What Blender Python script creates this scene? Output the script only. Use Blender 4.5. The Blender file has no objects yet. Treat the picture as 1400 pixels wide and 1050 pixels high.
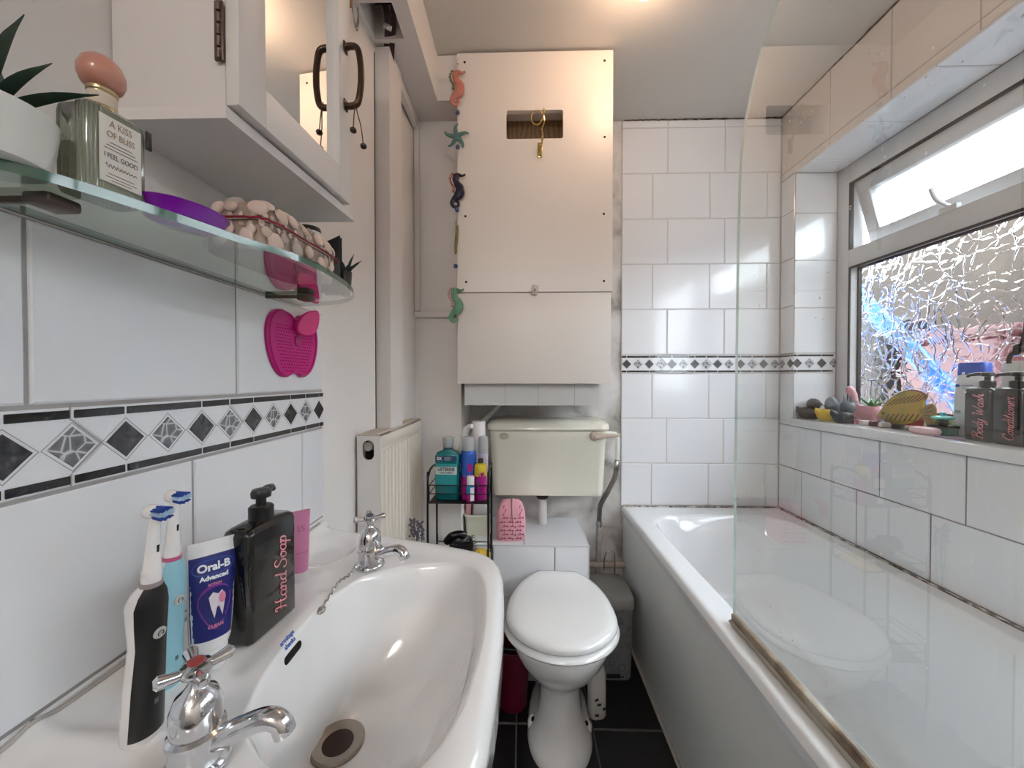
import bpy, bmesh, math, random
import numpy as np
from mathutils import Matrix, Vector, Euler
random.seed(7)
PI = math.pi
SC = bpy.context.scene
COL = SC.collection

# ------------------------------------------------------------------ camera
H = 1.14                      # camera height above the floor
FPX, YAW, PIT = 510.0, 0.0255, 0.013
cam_d = bpy.data.cameras.new('camera')
cam_d.sensor_width = 36.0
cam_d.lens = FPX / 1400.0 * 36.0
cam_d.clip_start = 0.02
cam = bpy.data.objects.new('camera', cam_d)
COL.objects.link(cam)
cam.location = (0, 0, H)
cam.rotation_euler = (PI / 2 - PIT, 0, YAW)
SC.camera = cam

# ------------------------------------------------------------------ world: bright overcast sky
W = bpy.data.worlds.new('overcast_sky')
SC.world = W
W.use_nodes = True
bg = W.node_tree.nodes['Background']
bg.inputs['Color'].default_value = (0.86, 0.93, 1.0, 1)
bg.inputs['Strength'].default_value = 3.2

# ------------------------------------------------------------------ colour management
SC.view_settings.view_transform = 'Standard'
SC.view_settings.look = 'None'
SC.view_settings.gamma = 1.0
SC.view_settings.use_curve_mapping = False
SC.view_settings.exposure = 2.06
LAMP_WATT = 0.85               # warm ceiling lamp over the room, out of frame
LAMP_FILL = 6.0  # added lamp behind the camera, fills faces the window leaves dark

# ------------------------------------------------------------------ helpers: pixels to rays
_c, _s, _cp, _sp = math.cos(YAW), math.sin(YAW), math.cos(PIT), math.sin(PIT)
RGT = Vector((_c, _s, 0)); UPV = Vector((-_s * _sp, _c * _sp, _cp)); FWD = Vector((-_s * _cp, _c * _cp, -_sp))
EYE = Vector((0, 0, H))
def ray(x, y): return RGT * ((x - 700) / FPX) + UPV * ((525 - y) / FPX) + FWD
def onX(x, y, X): d = ray(x, y); return EYE + d * (X / d.x)
def onY(x, y, Y): d = ray(x, y); return EYE + d * (Y / d.y)
def onZ(x, y, Z): d = ray(x, y); return EYE + d * ((Z - H) / d.z)

# ------------------------------------------------------------------ helpers: materials
def lin(c): return c / 12.92 if c <= 0.04045 else ((c + 0.055) / 1.055) ** 2.4
def hx(s):
    s = s.lstrip('#')
    return tuple(lin(int(s[i:i + 2], 16) / 255) for i in (0, 2, 4))
MATS = {}
def mat(name, col, rough=0.5, metal=0.0, var=0.04, scale=12.0, bump=0.0, bscale=60.0, coat=0.0,
        trans=0.0, ior=1.5, emit=None, estr=0.0, col2=None, alpha=1.0, spec=0.5):
    if name in MATS: return MATS[name]
    m = bpy.data.materials.new(name); m.use_nodes = True
    nt = m.node_tree; b = nt.nodes['Principled BSDF']
    if isinstance(col, str): col = hx(col)
    if isinstance(col2, str): col2 = hx(col2)
    tc = nt.nodes.new('ShaderNodeTexCoord')
    nz = nt.nodes.new('ShaderNodeTexNoise'); nz.inputs['Scale'].default_value = scale
    nz.inputs['Detail'].default_value = 4
    nt.links.new(tc.outputs['Object'], nz.inputs['Vector'])
    mx = nt.nodes.new('ShaderNodeMix'); mx.data_type = 'RGBA'
    c2 = col2 if col2 else tuple(max(0, c * (1 - var * 2)) for c in col)
    mx.inputs[6].default_value = (*col, 1); mx.inputs[7].default_value = (*c2, 1)
    nt.links.new(nz.outputs['Fac'], mx.inputs[0])
    nt.links.new(mx.outputs[2], b.inputs['Base Color'])
    b.inputs['Roughness'].default_value = rough; b.inputs['Metallic'].default_value = metal
    b.inputs['Coat Weight'].default_value = coat; b.inputs['Coat Roughness'].default_value = 0.05
    b.inputs['Transmission Weight'].default_value = trans; b.inputs['IOR'].default_value = ior
    b.inputs['Specular IOR Level'].default_value = spec
    if emit:
        b.inputs['Emission Color'].default_value = (*emit, 1); b.inputs['Emission Strength'].default_value = estr
    if bump:
        n2 = nt.nodes.new('ShaderNodeTexNoise'); n2.inputs['Scale'].default_value = bscale
        nt.links.new(tc.outputs['Object'], n2.inputs['Vector'])
        bp = nt.nodes.new('ShaderNodeBump'); bp.inputs['Strength'].default_value = bump
        bp.inputs['Distance'].default_value = 0.002
        nt.links.new(n2.outputs['Fac'], bp.inputs['Height'])
        nt.links.new(bp.outputs['Normal'], b.inputs['Normal'])
    MATS[name] = m
    return m

def ramp_mat(name, tex, stops, rough=0.5, metal=0.0, scale=10, detail=3, distort=0.0, axis=None, coat=0.0, stretch=None, bump=0.0):
    """noise / voronoi / wave / gradient texture through a colour ramp"""
    if name in MATS: return MATS[name]
    m = bpy.data.materials.new(name); m.use_nodes = True
    nt = m.node_tree; b = nt.nodes['Principled BSDF']
    tc = nt.nodes.new('ShaderNodeTexCoord'); mp = nt.nodes.new('ShaderNodeMapping')
    nt.links.new(tc.outputs['Object'], mp.inputs['Vector'])
    if stretch: mp.inputs['Scale'].default_value = stretch
    if axis: mp.inputs['Rotation'].default_value = axis
    if tex == 'noise':
        t = nt.nodes.new('ShaderNodeTexNoise'); t.inputs['Scale'].default_value = scale; t.inputs['Detail'].default_value = detail
        t.inputs['Distortion'].default_value = distort; out = t.outputs['Fac']
    elif tex == 'voronoi':
        t = nt.nodes.new('ShaderNodeTexVoronoi'); t.feature = 'DISTANCE_TO_EDGE'; t.inputs['Scale'].default_value = scale; out = t.outputs['Distance']
    elif tex == 'cells':
        t = nt.nodes.new('ShaderNodeTexVoronoi'); t.inputs['Scale'].default_value = scale; out = t.outputs['Distance']
    elif tex == 'wave':
        t = nt.nodes.new('ShaderNodeTexWave'); t.inputs['Scale'].default_value = scale; t.inputs['Distortion'].default_value = distort; out = t.outputs['Fac']
    nt.links.new(mp.outputs['Vector'], t.inputs['Vector'])
    cr = nt.nodes.new('ShaderNodeValToRGB')
    el = cr.color_ramp.elements
    while len(el) < len(stops): el.new(0.5)
    for e, (p, c) in zip(el, stops):
        e.position = p; e.color = (*(hx(c) if isinstance(c, str) else c), 1)
    nt.links.new(out, cr.inputs['Fac']); nt.links.new(cr.outputs['Color'], b.inputs['Base Color'])
    b.inputs['Roughness'].default_value = rough; b.inputs['Metallic'].default_value = metal
    b.inputs['Coat Weight'].default_value = coat
    if bump:
        bp = nt.nodes.new('ShaderNodeBump'); bp.inputs['Strength'].default_value = bump; bp.inputs['Distance'].default_value = 0.003
        nt.links.new(out, bp.inputs['Height']); nt.links.new(bp.outputs['Normal'], b.inputs['Normal'])
    MATS[name] = m
    return m

def sheet_glass(name, tint, ior=1.5, rough=0.0):
    """flat clear sheet: see-through with Fresnel mirror reflection"""
    if name in MATS: return MATS[name]
    m = bpy.data.materials.new(name); m.use_nodes = True
    nt = m.node_tree; nt.nodes.clear()
    o = nt.nodes.new('ShaderNodeOutputMaterial'); mx = nt.nodes.new('ShaderNodeMixShader')
    fr = nt.nodes.new('ShaderNodeFresnel'); fr.inputs['IOR'].default_value = ior
    tr = nt.nodes.new('ShaderNodeBsdfTransparent'); tr.inputs['Color'].default_value = (*tint, 1)
    gl = nt.nodes.new('ShaderNodeBsdfGlossy'); gl.inputs['Roughness'].default_value = rough; gl.inputs['Color'].default_value = (1, 1, 1, 1)
    ge = nt.nodes.new('ShaderNodeNewGeometry'); iv = nt.nodes.new('ShaderNodeMath'); iv.operation = 'SUBTRACT'
    iv.inputs[0].default_value = 1.0; nt.links.new(ge.outputs['Backfacing'], iv.inputs[1])
    mu = nt.nodes.new('ShaderNodeMath'); mu.operation = 'MULTIPLY'; m2 = nt.nodes.new('ShaderNodeMath'); m2.operation = 'MULTIPLY'; m2.inputs[1].default_value = 1.85   # both faces of the sheet reflect
    nt.links.new(fr.outputs[0], m2.inputs[0]); nt.links.new(m2.outputs[0], mu.inputs[0]); nt.links.new(iv.outputs[0], mu.inputs[1])
    nt.links.new(mu.outputs[0], mx.inputs[0]); nt.links.new(tr.outputs[0], mx.inputs[1]); nt.links.new(gl.outputs[0], mx.inputs[2])
    nt.links.new(mx.outputs[0], o.inputs['Surface'])
    MATS[name] = m
    return m

def leaf_glass(name, clear=0.35, rough=0.04, dist=0.015, strength=1.0):
    """obscure window glass with a pressed leaf pattern"""
    if name in MATS: return MATS[name]
    m = bpy.data.materials.new(name); m.use_nodes = True
    nt = m.node_tree; nt.nodes.clear(); N = nt.nodes.new; Lk = nt.links.new
    o = N('ShaderNodeOutputMaterial'); mx = N('ShaderNodeMixShader'); mx.inputs[0].default_value = 1 - clear
    tr = N('ShaderNodeBsdfTransparent'); tr.inputs['Color'].default_value = (.93, .95, .95, 1)
    gl = N('ShaderNodeBsdfRefraction'); gl.inputs['Roughness'].default_value = rough; gl.inputs['IOR'].default_value = 1.45
    gl.inputs['Color'].default_value = (.97, .98, .98, 1)
    tc = N('ShaderNodeTexCoord'); nz = N('ShaderNodeTexNoise'); nz.inputs['Scale'].default_value = 9; nz.inputs['Detail'].default_value = 2
    Lk(tc.outputs['Object'], nz.inputs['Vector'])
    sc = N('ShaderNodeVectorMath'); sc.operation = 'SCALE'; sc.inputs['Scale'].default_value = 0.12
    Lk(nz.outputs['Color'], sc.inputs[0])
    ad = N('ShaderNodeVectorMath'); ad.operation = 'ADD'
    Lk(tc.outputs['Object'], ad.inputs[0]); Lk(sc.outputs[0], ad.inputs[1])
    mp = N('ShaderNodeMapping'); mp.inputs['Scale'].default_value = (0, 13, 28); mp.inputs['Rotation'].default_value = (0.5, 0, 0)
    Lk(ad.outputs[0], mp.inputs['Vector'])
    v = N('ShaderNodeTexVoronoi'); v.feature = 'DISTANCE_TO_EDGE'; v.inputs['Scale'].default_value = 1.0
    Lk(mp.outputs[0], v.inputs['Vector'])
    mp2 = N('ShaderNodeMapping'); mp2.inputs['Scale'].default_value = (0, 30, 13); mp2.inputs['Rotation'].default_value = (-0.6, 0, 0)
    Lk(ad.outputs[0], mp2.inputs['Vector'])
    v2 = N('ShaderNodeTexVoronoi'); v2.feature = 'DISTANCE_TO_EDGE'; v2.inputs['Scale'].default_value = 1.0
    Lk(mp2.outputs[0], v2.inputs['Vector'])
    w = N('ShaderNodeTexWave'); w.inputs['Scale'].default_value = 16; w.inputs['Distortion'].default_value = 9
    Lk(tc.outputs['Object'], w.inputs['Vector'])
    a1 = N('ShaderNodeMath'); a1.operation = 'MULTIPLY_ADD'; a1.inputs[1].default_value = 0.8
    mn = N('ShaderNodeMath'); mn.operation = 'SMOOTH_MIN'; mn.inputs[1].default_value = 0.055; mn.inputs[2].default_value = 0.03
    Lk(v.outputs['Distance'], mn.inputs[0])
    m3 = N('ShaderNodeMath'); m3.operation = 'SMOOTH_MIN'; m3.inputs[1].default_value = 0.06; m3.inputs[2].default_value = 0.03
    Lk(v2.outputs['Distance'], m3.inputs[0]); Lk(m3.outputs[0], a1.inputs[0]); Lk(mn.outputs[0], a1.inputs[2])
    a2 = N('ShaderNodeMath'); a2.operation = 'MULTIPLY_ADD'; a2.inputs[1].default_value = 0.012
    Lk(w.outputs['Fac'], a2.inputs[0]); Lk(a1.outputs[0], a2.inputs[2])
    bp = N('ShaderNodeBump'); bp.inputs['Strength'].default_value = strength; bp.inputs['Distance'].default_value = dist
    Lk(a2.outputs[0], bp.inputs['Height']); Lk(bp.outputs['Normal'], gl.inputs['Normal'])
    Lk(tr.outputs[0], mx.inputs[1]); Lk(gl.outputs[0], mx.inputs[2]); Lk(mx.outputs[0], o.inputs['Surface'])
    MATS[name] = m
    return m

# ------------------------------------------------------------------ helpers: meshes
class MB:
    """collects shapes for ONE mesh"""
    def __init__(s): s.v = []; s.f = []; s.m = []
    def add(s, vs, fs, mi=0, M=None):
        n = len(s.v)
        s.v += [tuple(M @ Vector(p)) if M else tuple(p) for p in vs]
        s.f += [tuple(i + n for i in f) for f in fs]; s.m += [mi] * len(fs)
        return s
    def box(s, x0, x1, y0, y1, z0, z1, mi=0, M=None):
        vs = [(x, y, z) for z in (z0, z1) for y in (y0, y1) for x in (x0, x1)]
        fs = [(0, 2, 3, 1), (4, 5, 7, 6), (0, 1, 5, 4), (2, 6, 7, 3), (0, 4, 6, 2), (1, 3, 7, 5)]
        return s.add(vs, fs, mi, M)
    def rbox(s, x0, x1, y0, y1, z0, z1, r=0.004, seg=2, mi=0, M=None):
        bm = bmesh.new(); bmesh.ops.create_cube(bm, size=1)
        for v in bm.verts:
            v.co = (x0 + (v.co.x + .5) * (x1 - x0), y0 + (v.co.y + .5) * (y1 - y0), z0 + (v.co.z + .5) * (z1 - z0))
        bmesh.ops.bevel(bm, geom=bm.edges[:], offset=r, segments=seg, affect='EDGES', profile=0.5)
        bm.verts.index_update()
        s.add([v.co[:] for v in bm.verts], [[v.index for v in f.verts] for f in bm.faces], mi, M); bm.free()
        return s
    def loft(s, loops, caps=(True, True), mi=0, M=None, close=True):
        n = len(loops[0]); vs = [p for l in loops for p in l]; fs = []
        for k in range(len(loops) - 1):
            a, b = k * n, (k + 1) * n
            for i in range(n if close else n - 1):
                j = (i + 1) % n
                fs.append((a + i, a + j, b + j, b + i))
        if caps[0]: fs.append(tuple(range(n - 1, -1, -1)))
        if caps[1]: fs.append(tuple((len(loops) - 1) * n + i for i in range(n)))
        return s.add(vs, fs, mi, M)
    def lathe(s, prof, seg=24, mi=0, M=None, caps=(True, True)):
        return s.loft([[(r * math.cos(2 * PI * i / seg), r * math.sin(2 * PI * i / seg), z) for i in range(seg)] for r, z in prof], caps, mi, M)
    def tube(s, pts, r, seg=8, mi=0, M=None, caps=(True, True), flat=None):
        pts = [Vector(p) for p in pts]; n = len(pts)
        rs = r if isinstance(r, (list, tuple)) else [r] * n
        t0 = (pts[1] - pts[0]).normalized()
        up = Vector((0, 0, 1)) if abs(t0.z) < .9 else Vector((1, 0, 0))
        a = t0.cross(up).normalized(); loops = []
        for k in range(n):
            t = (pts[min(k + 1, n - 1)] - pts[max(k - 1, 0)]).normalized()
            a = (a - t * a.dot(t)).normalized(); b = t.cross(a)
            loops.append([tuple(pts[k] + (a * math.cos(2 * PI * i / seg) + b * math.sin(2 * PI * i / seg)) * rs[k]) for i in range(seg)])
        return s.loft(loops, caps, mi, M)
    def prism(s, poly, fn, t0, t1, mi=0, M=None):
        """extrude a 2D outline: fn(u, v, t) -> point"""
        n = len(poly)
        vs = [fn(u, v, t0) for u, v in poly] + [fn(u, v, t1) for u, v in poly]
        fs = [tuple(range(n - 1, -1, -1)), tuple(range(n, 2 * n))]
        fs += [(i, (i + 1) % n, n + (i + 1) % n, n + i) for i in range(n)]
        return s.add(vs, fs, mi, M)
    def sphere(s, c, r, seg=12, mi=0, sc=(1, 1, 1), M=None):
        loops = []
        for k in range(1, seg):
            a = -PI / 2 + PI * k / seg
            loops.append([(c[0] + r * sc[0] * math.cos(a) * math.cos(2 * PI * i / seg), c[1] + r * sc[1] * math.cos(a) * math.sin(2 * PI * i / seg), c[2] + r * sc[2] * math.sin(a)) for i in range(seg)])
        return s.loft(loops, (True, True), mi, M)
    def mesh(s, name, mats, angle=38, fix=True):
        me = bpy.data.meshes.new(name); me.from_pydata(s.v, [], s.f)
        for m in (mats if isinstance(mats, (list, tuple)) else [mats]): me.materials.append(m)
        me.polygons.foreach_set('material_index', s.m)
        if fix:
            bm = bmesh.new(); bm.from_mesh(me); bmesh.ops.recalc_face_normals(bm, faces=bm.faces[:]); bm.to_mesh(me); bm.free()
        me.polygons.foreach_set('use_smooth', [True] * len(me.polygons))
        me.set_sharp_from_angle(angle=math.radians(angle))
        me.update()
        return me
    def build(s, name, mats, parent=None, loc=None, rot=None, angle=38, world=False, fix=True):
        me = s.mesh(name, mats, angle, fix)
        return link(name, me, parent, loc, rot, world)

def wloc(o):
    p = Vector((0, 0, 0))
    while o: p += o.location; o = o.parent
    return p
def link(name, data, parent=None, loc=None, rot=None, world=False):
    o = bpy.data.objects.new(name, data); COL.objects.link(o)
    if parent: o.parent = parent
    if loc is not None: o.location = loc
    if rot is not None: o.rotation_euler = rot
    if world and parent: o.location = -wloc(parent)
    return o
def tag(o, label=None, cat=None, group=None, kind=None):
    if label: o['label'] = label
    if cat: o['category'] = cat
    if group: o['group'] = group
    if kind: o['kind'] = kind
    return o
def thing(name, label, cat, loc=(0, 0, 0), rot=(0, 0, 0), group=None):
    return tag(link(name, None, None, loc, rot), label, cat, group)
def struct(o, label=None, cat=None): return tag(o, label, cat, None, 'structure')
def sloop(wx, wy, z, n=2.0, cx=0.0, cy=0.0, N=32):
    """superellipse ring with half-axes wx, wy"""
    out = []
    for i in range(N):
        t = 2 * PI * i / N; c, sn = math.cos(t), math.sin(t)
        out.append((cx + wx * math.copysign(abs(c) ** (2 / n), c), cy + wy * math.copysign(abs(sn) ** (2 / n), sn), z))
    return out
def rrect(w, h, r, k=5):
    """rounded rectangle outline centred on 0"""
    out = []
    for cx, cy, a in ((w / 2 - r, h / 2 - r, 0), (-w / 2 + r, h / 2 - r, 90), (-w / 2 + r, -h / 2 + r, 180), (w / 2 - r, -h / 2 + r, 270)):
        for i in range(k + 1):
            t = math.radians(a + 90 * i / k); out.append((cx + r * math.cos(t), cy + r * math.sin(t)))
    return out
def rloop(w, h, r, z, k=5): return [(x, y, z) for x, y in rrect(w, h, r, k)]
def smooth(pts, n=8, closed=False):
    """Catmull-Rom through the points"""
    P = [Vector(p) for p in pts]; out = []; m = len(P)
    for i in range(m if closed else m - 1):
        g = (lambda k: P[k % m]) if closed else (lambda k: P[max(0, min(m - 1, k))])
        p0, p1, p2, p3 = g(i - 1), g(i), g(i + 1), g(i + 2)
        for j in range(n):
            t = j / n
            out.append(0.5 * (2 * p1 + (p2 - p0) * t + (2 * p0 - 5 * p1 + 4 * p2 - p3) * t * t + (3 * p1 - p0 - 3 * p2 + p3) * t ** 3))
    if not closed: out.append(P[-1])
    return out
def text_part(name, s, size, m, parent, loc, rot, depth=0.0004, shear=0.0, bold=0.0, sx=1.0, align='CENTER', spacing=1.0):
    cu = bpy.data.curves.new(name, 'FONT'); cu.body = s; cu.size = size; cu.extrude = depth / 2
    cu.shear = shear; cu.offset = bold; cu.align_x = align; cu.align_y = 'CENTER'; cu.space_character = spacing
    cu.resolution_u = 3
    t = bpy.data.objects.new(name, cu); COL.objects.link(t)
    dg = bpy.context.evaluated_depsgraph_get()
    me = bpy.data.meshes.new_from_object(t.evaluated_get(dg)); me.name = name
    bpy.data.objects.remove(t); bpy.data.curves.remove(cu)
    me.materials.clear(); me.materials.append(m)
    if sx != 1.0:
        for v in me.vertices: v.co.x *= sx
    o = link(name, me, parent, loc, rot)
    return o
def copy_tree(o, parent=None):
    c = o.copy(); COL.objects.link(c); c.parent = parent
    for ch in list(o.children): copy_tree(ch, c)
    return c
# flat writing on a face: rotations that make +X of the text run along a direction
FACE_FRONT = (PI / 2, 0, 0)           # text on a face that looks to -Y
FACE_RIGHT = (PI / 2, 0, PI / 2)      # text on a face that looks to +X

# script lettering: pen strokes in a 0..1 box (baseline 0, x-height .5, caps 1)
GLYPH = {
 'H': (.86, [[(.02,.78),(.1,.96),(.22,.95),(.24,.7),(.2,.3),(.14,.04),(.02,.0)], [(.78,1.02),(.66,.9),(.62,.5),(.62,.12),(.72,.0),(.86,.1)], [(.06,.46),(.3,.54),(.56,.48),(.74,.56)]]),
 'S': (.66, [[(.6,.82),(.5,1.0),(.28,.98),(.18,.78),(.34,.58),(.54,.4),(.5,.1),(.26,-.02),(.04,.1),(.06,.26)]]),
 'B': (.74, [[(.1,.7),(.06,.9),(.26,1.0),(.54,.96),(.62,.76),(.5,.58),(.28,.52)], [(.28,.52),(.6,.48),(.68,.24),(.54,.02),(.26,-.02),(.08,.1)], [(.32,.92),(.28,.5),(.2,.08)]]),
 'W': (1.0, [[(.02,.84),(.1,1.0),(.2,.9),(.2,.4),(.26,.02),(.4,.2),(.52,.62),(.54,.3),(.6,.02),(.76,.2),(.9,.7),(.96,1.0)]]),
 'C': (.66, [[(.62,.78),(.52,.98),(.3,.96),(.1,.66),(.08,.3),(.24,.0),(.46,.02),(.66,.2)], [(.62,.78),(.5,.74),(.5,.86)]]),
 'a': (.5, [[(.42,.42),(.26,.5),(.08,.34),(.08,.1),(.22,.0),(.38,.14),(.44,.48)], [(.44,.48),(.4,.1),(.46,.0),(.56,.1)]]),
 'n': (.54, [[(.04,.4),(.12,.5),(.14,.3),(.1,.0)], [(.12,.22),(.28,.48),(.4,.44),(.38,.1),(.46,.0),(.58,.1)]]),
 'd': (.54, [[(.4,.42),(.24,.5),(.08,.34),(.08,.1),(.22,.0),(.38,.14),(.48,.6),(.52,1.0)], [(.46,.6),(.42,.1),(.48,.0),(.58,.1)]]),
 'o': (.46, [[(.26,.5),(.1,.4),(.06,.16),(.18,.0),(.34,.08),(.4,.32),(.28,.5),(.24,.4),(.38,.42),(.5,.46)]]),
 'p': (.52, [[(.06,.4),(.14,.52),(.12,.1),(.04,-.42)], [(.12,.16),(.26,.48),(.42,.42),(.42,.12),(.26,.0),(.12,.08)]]),
 'y': (.5, [[(.06,.46),(.12,.5),(.12,.14),(.22,.02),(.36,.16),(.44,.5)], [(.44,.5),(.4,.0),(.3,-.36),(.12,-.42),(.08,-.28),(.3,-.08),(.52,.1)]]),
 's': (.42, [[(.02,.04),(.2,.34),(.26,.52),(.34,.26),(.3,.04),(.14,.0),(.08,.08)], [(.3,.04),(.46,.12)]]),
 'h': (.54, [[(.1,.3),(.28,.86),(.24,1.0),(.14,.84),(.1,.3),(.08,.0)], [(.1,.22),(.26,.48),(.4,.42),(.38,.1),(.46,.0),(.58,.1)]]),
 'i': (.28, [[(.06,.4),(.14,.5),(.1,.12),(.16,.0),(.3,.1)], [(.16,.68),(.18,.72)]]),
 't': (.34, [[(.2,.92),(.14,.4),(.1,.1),(.18,.0),(.34,.1)], [(.02,.58),(.32,.62)]]),
 'e': (.42, [[(.08,.22),(.3,.32),(.3,.48),(.16,.5),(.06,.28),(.1,.04),(.24,.0),(.44,.12)]]),
 'r': (.38, [[(.06,.38),(.12,.54),(.28,.5),(.26,.2),(.28,.02),(.42,.1)]]),
 'I': (.34, [[(.2,.98),(.16,.5),(.1,.04)]]), ' ': (.3, []),
}
def script_mb(s, size, depth=0.0004, shear=0.22, w=0.075):
    """a ribbon of pen strokes in the XY plane, centred"""
    mb = MB(); x = 0.0; rib = []
    for ch in s:
        adv, strokes = GLYPH[ch]
        for st in strokes:
            p = smooth([Vector((a + shear * b + x, b, 0)) for a, b in st], 5) if len(st) > 2 else [Vector((a + shear * b + x, b, 0)) for a, b in st]
            rib.append(p)
        x += adv
    off = x / 2 + shear * .25
    for p in rib:
        lo = []
        for k, q in enumerate(p):
            t = (p[min(k + 1, len(p) - 1)] - p[max(0, k - 1)]).normalized()
            nrm = Vector((-t.y, t.x, 0)); ww = w * (0.45 + 0.85 * abs(t.y))
            for_ = [(q + nrm * ww / 2), (q - nrm * ww / 2)]
            a, b = [((v.x - off) * size, (v.y - .3) * size) for v in for_]
            lo.append([(a[0], a[1], 0), (b[0], b[1], 0), (b[0], b[1], depth), (a[0], a[1], depth)])
        mb.loft(lo)
    return mb

# =================================================================== ROOM SHELL
XL, XR, YB, ZC = -0.445, 1.1377, 1.676, 2.286      # tiled faces of left / right / back wall, ceiling
YN = -2.2                                           # wall behind the camera
M_TILE = mat('white_wall_tile', '#e9eaee', 0.17, var=.02, scale=3, bump=.10, bscale=9, coat=.3)
M_TILEP = mat('painted_wall_tile', '#ded6d2', 0.38, var=.03, scale=4, bump=.15, bscale=30)
M_GROUT = mat('grey_tile_grout', '#b4b0ae', 0.85, var=.18, scale=25, bump=.3, bscale=200)
M_GROUTL = mat('pale_tile_grout', '#d0ccca', 0.8, var=.08, scale=20)
M_GROUTD = mat('dirty_tile_grout', '#8d8885', 0.85, var=.25, scale=20)
M_GROUTP = mat('painted_grout', '#bdb2ab', 0.8, var=.15, scale=20)
M_PLAST = mat('painted_plaster', '#ece7e4', 0.6, var=.04, scale=5, bump=.25, bscale=35)
M_DAMP = ramp_mat('damp_plaster', 'noise', [(.30, '#8d8984'), (.42, '#c3bfbc'), (.6, '#dcd9d7')], .7, scale=7, detail=7, distort=.6, bump=.25)
M_CEIL = mat('ceiling_paint', '#d9d4ce', 0.7, var=.03, scale=3, bump=.2, bscale=40)
M_WOODW = mat('white_painted_wood', '#e8e2df', 0.42, var=.03, scale=6, bump=.15, bscale=50)
M_PVC = mat('white_pvc', '#d5d6d8', 0.28, var=.03, scale=5)
M_BLACKR = mat('black_rubber', '#1b1c1f', 0.5)
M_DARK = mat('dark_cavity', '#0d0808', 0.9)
M_STRIP = ramp_mat('black_marble_strip', 'noise', [(.35, '#131416'), (.62, '#2b2c30'), (.75, '#5a5a5e')], .14, scale=60, detail=5, distort=1.5, coat=.4)
M_DIAD = ramp_mat('charcoal_marble', 'noise', [(.30, '#1d1e21'), (.55, '#3a3b3f'), (.72, '#5e5d61')], .16, scale=45, detail=4, distort=1.2, coat=.4)
M_DIAM = ramp_mat('veined_grey_marble', 'voronoi', [(.0, '#e2e2e4'), (.045, '#a3a4a8'), (.10, '#77787d'), (.5, '#5b5c61')], .16, scale=75, coat=.4)
M_SLATE = mat('black_slate_tile', '#17181b', 0.42, var=.3, scale=9, bump=.35, bscale=60)
M_FGROUT = mat('pale_floor_grout', '#77736f', 0.85, var=.2, scale=30)
M_MOULD = ramp_mat('mouldy_sealant', 'noise', [(.36, '#3a2c26'), (.47, '#8e8078'), (.58, '#d7d1cc')], .6, scale=38, detail=6, distort=.8)

# floor --------------------------------------------------------------
fl = MB().box(-.62, 1.30, YN - .05, 1.80, -.08, -.003).build('floor', M_FGROUT)
struct(fl, 'black slate floor tiles with pale grout lines', 'floor')
_tile_cache = {}
def tile_mesh(nm, w, h, t, m, bev=.0022, mats=None):
    key = (nm, round(w, 4), round(h, 4), m.name)
    if key not in _tile_cache:
        b = MB(); c = bev; W2, H2 = w / 2, h / 2
        o = [(-W2, 0, -H2), (W2, 0, -H2), (W2, 0, H2), (-W2, 0, H2)]
        f = [(-W2, -t + c, -H2), (W2, -t + c, -H2), (W2, -t + c, H2), (-W2, -t + c, H2)]
        i = [(-W2 + c, -t, -H2 + c), (W2 - c, -t, -H2 + c), (W2 - c, -t, H2 - c), (-W2 + c, -t, H2 - c)]
        b.loft([o, f, i]); _tile_cache[key] = b.mesh(nm, m, 30)
    return _tile_cache[key]
BACK, LEFT, RIGHT, DOWN, UP = (0, 0, 0), (0, 0, PI / 2), (0, 0, -PI / 2), (PI / 2, 0, 0), (-PI / 2, 0, 0)
def tile(parent, face, u0, u1, v0, v1, plane, t=.008, m=None, name='tile', g=.0016):
    """face says which way it looks; plane = coordinate of its front; u, v ranges in world coordinates"""
    w, h = u1 - u0 - 2 * g, v1 - v0 - 2 * g
    me = tile_mesh(name, w, h, t, m or M_TILE)
    uc, vc = (u0 + u1) / 2, (v0 + v1) / 2
    loc = {BACK: (uc, plane + t, vc), LEFT: (plane - t, uc, vc), RIGHT: (plane + t, uc, vc), DOWN: (uc, vc, plane + t), UP: (uc, vc, plane - t)}[face]
    return link(name, me, parent, Vector(loc) - wloc(parent), face)
xs = [-.517, -.267, -.017, .233, .483]
ys = [-2.08, -1.75, -1.42, -1.09, -.76, -.43, -.10, .23, .56, .89, 1.22, 1.55, 1.66]
for i in range(len(xs) - 1):
    for j in range(len(ys) - 1):
        dy = -.014 if i == 3 and j >= 9 else 0
        y1 = ys[j + 1] + (dy if j < 11 else 0)
        tile(fl, UP, max(xs[i], -.44), xs[i + 1], ys[j] + (dy if j > 9 else 0), y1, 0.0, .003, M_SLATE, g=.0022)

# ceiling -------------------------------------------------------------
ce = MB().box(-.60, 1.30, YN - .05, 1.80, ZC, ZC + .08).build('ceiling', M_CEIL)
struct(ce, 'plain off-white painted ceiling', 'ceiling')

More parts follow.
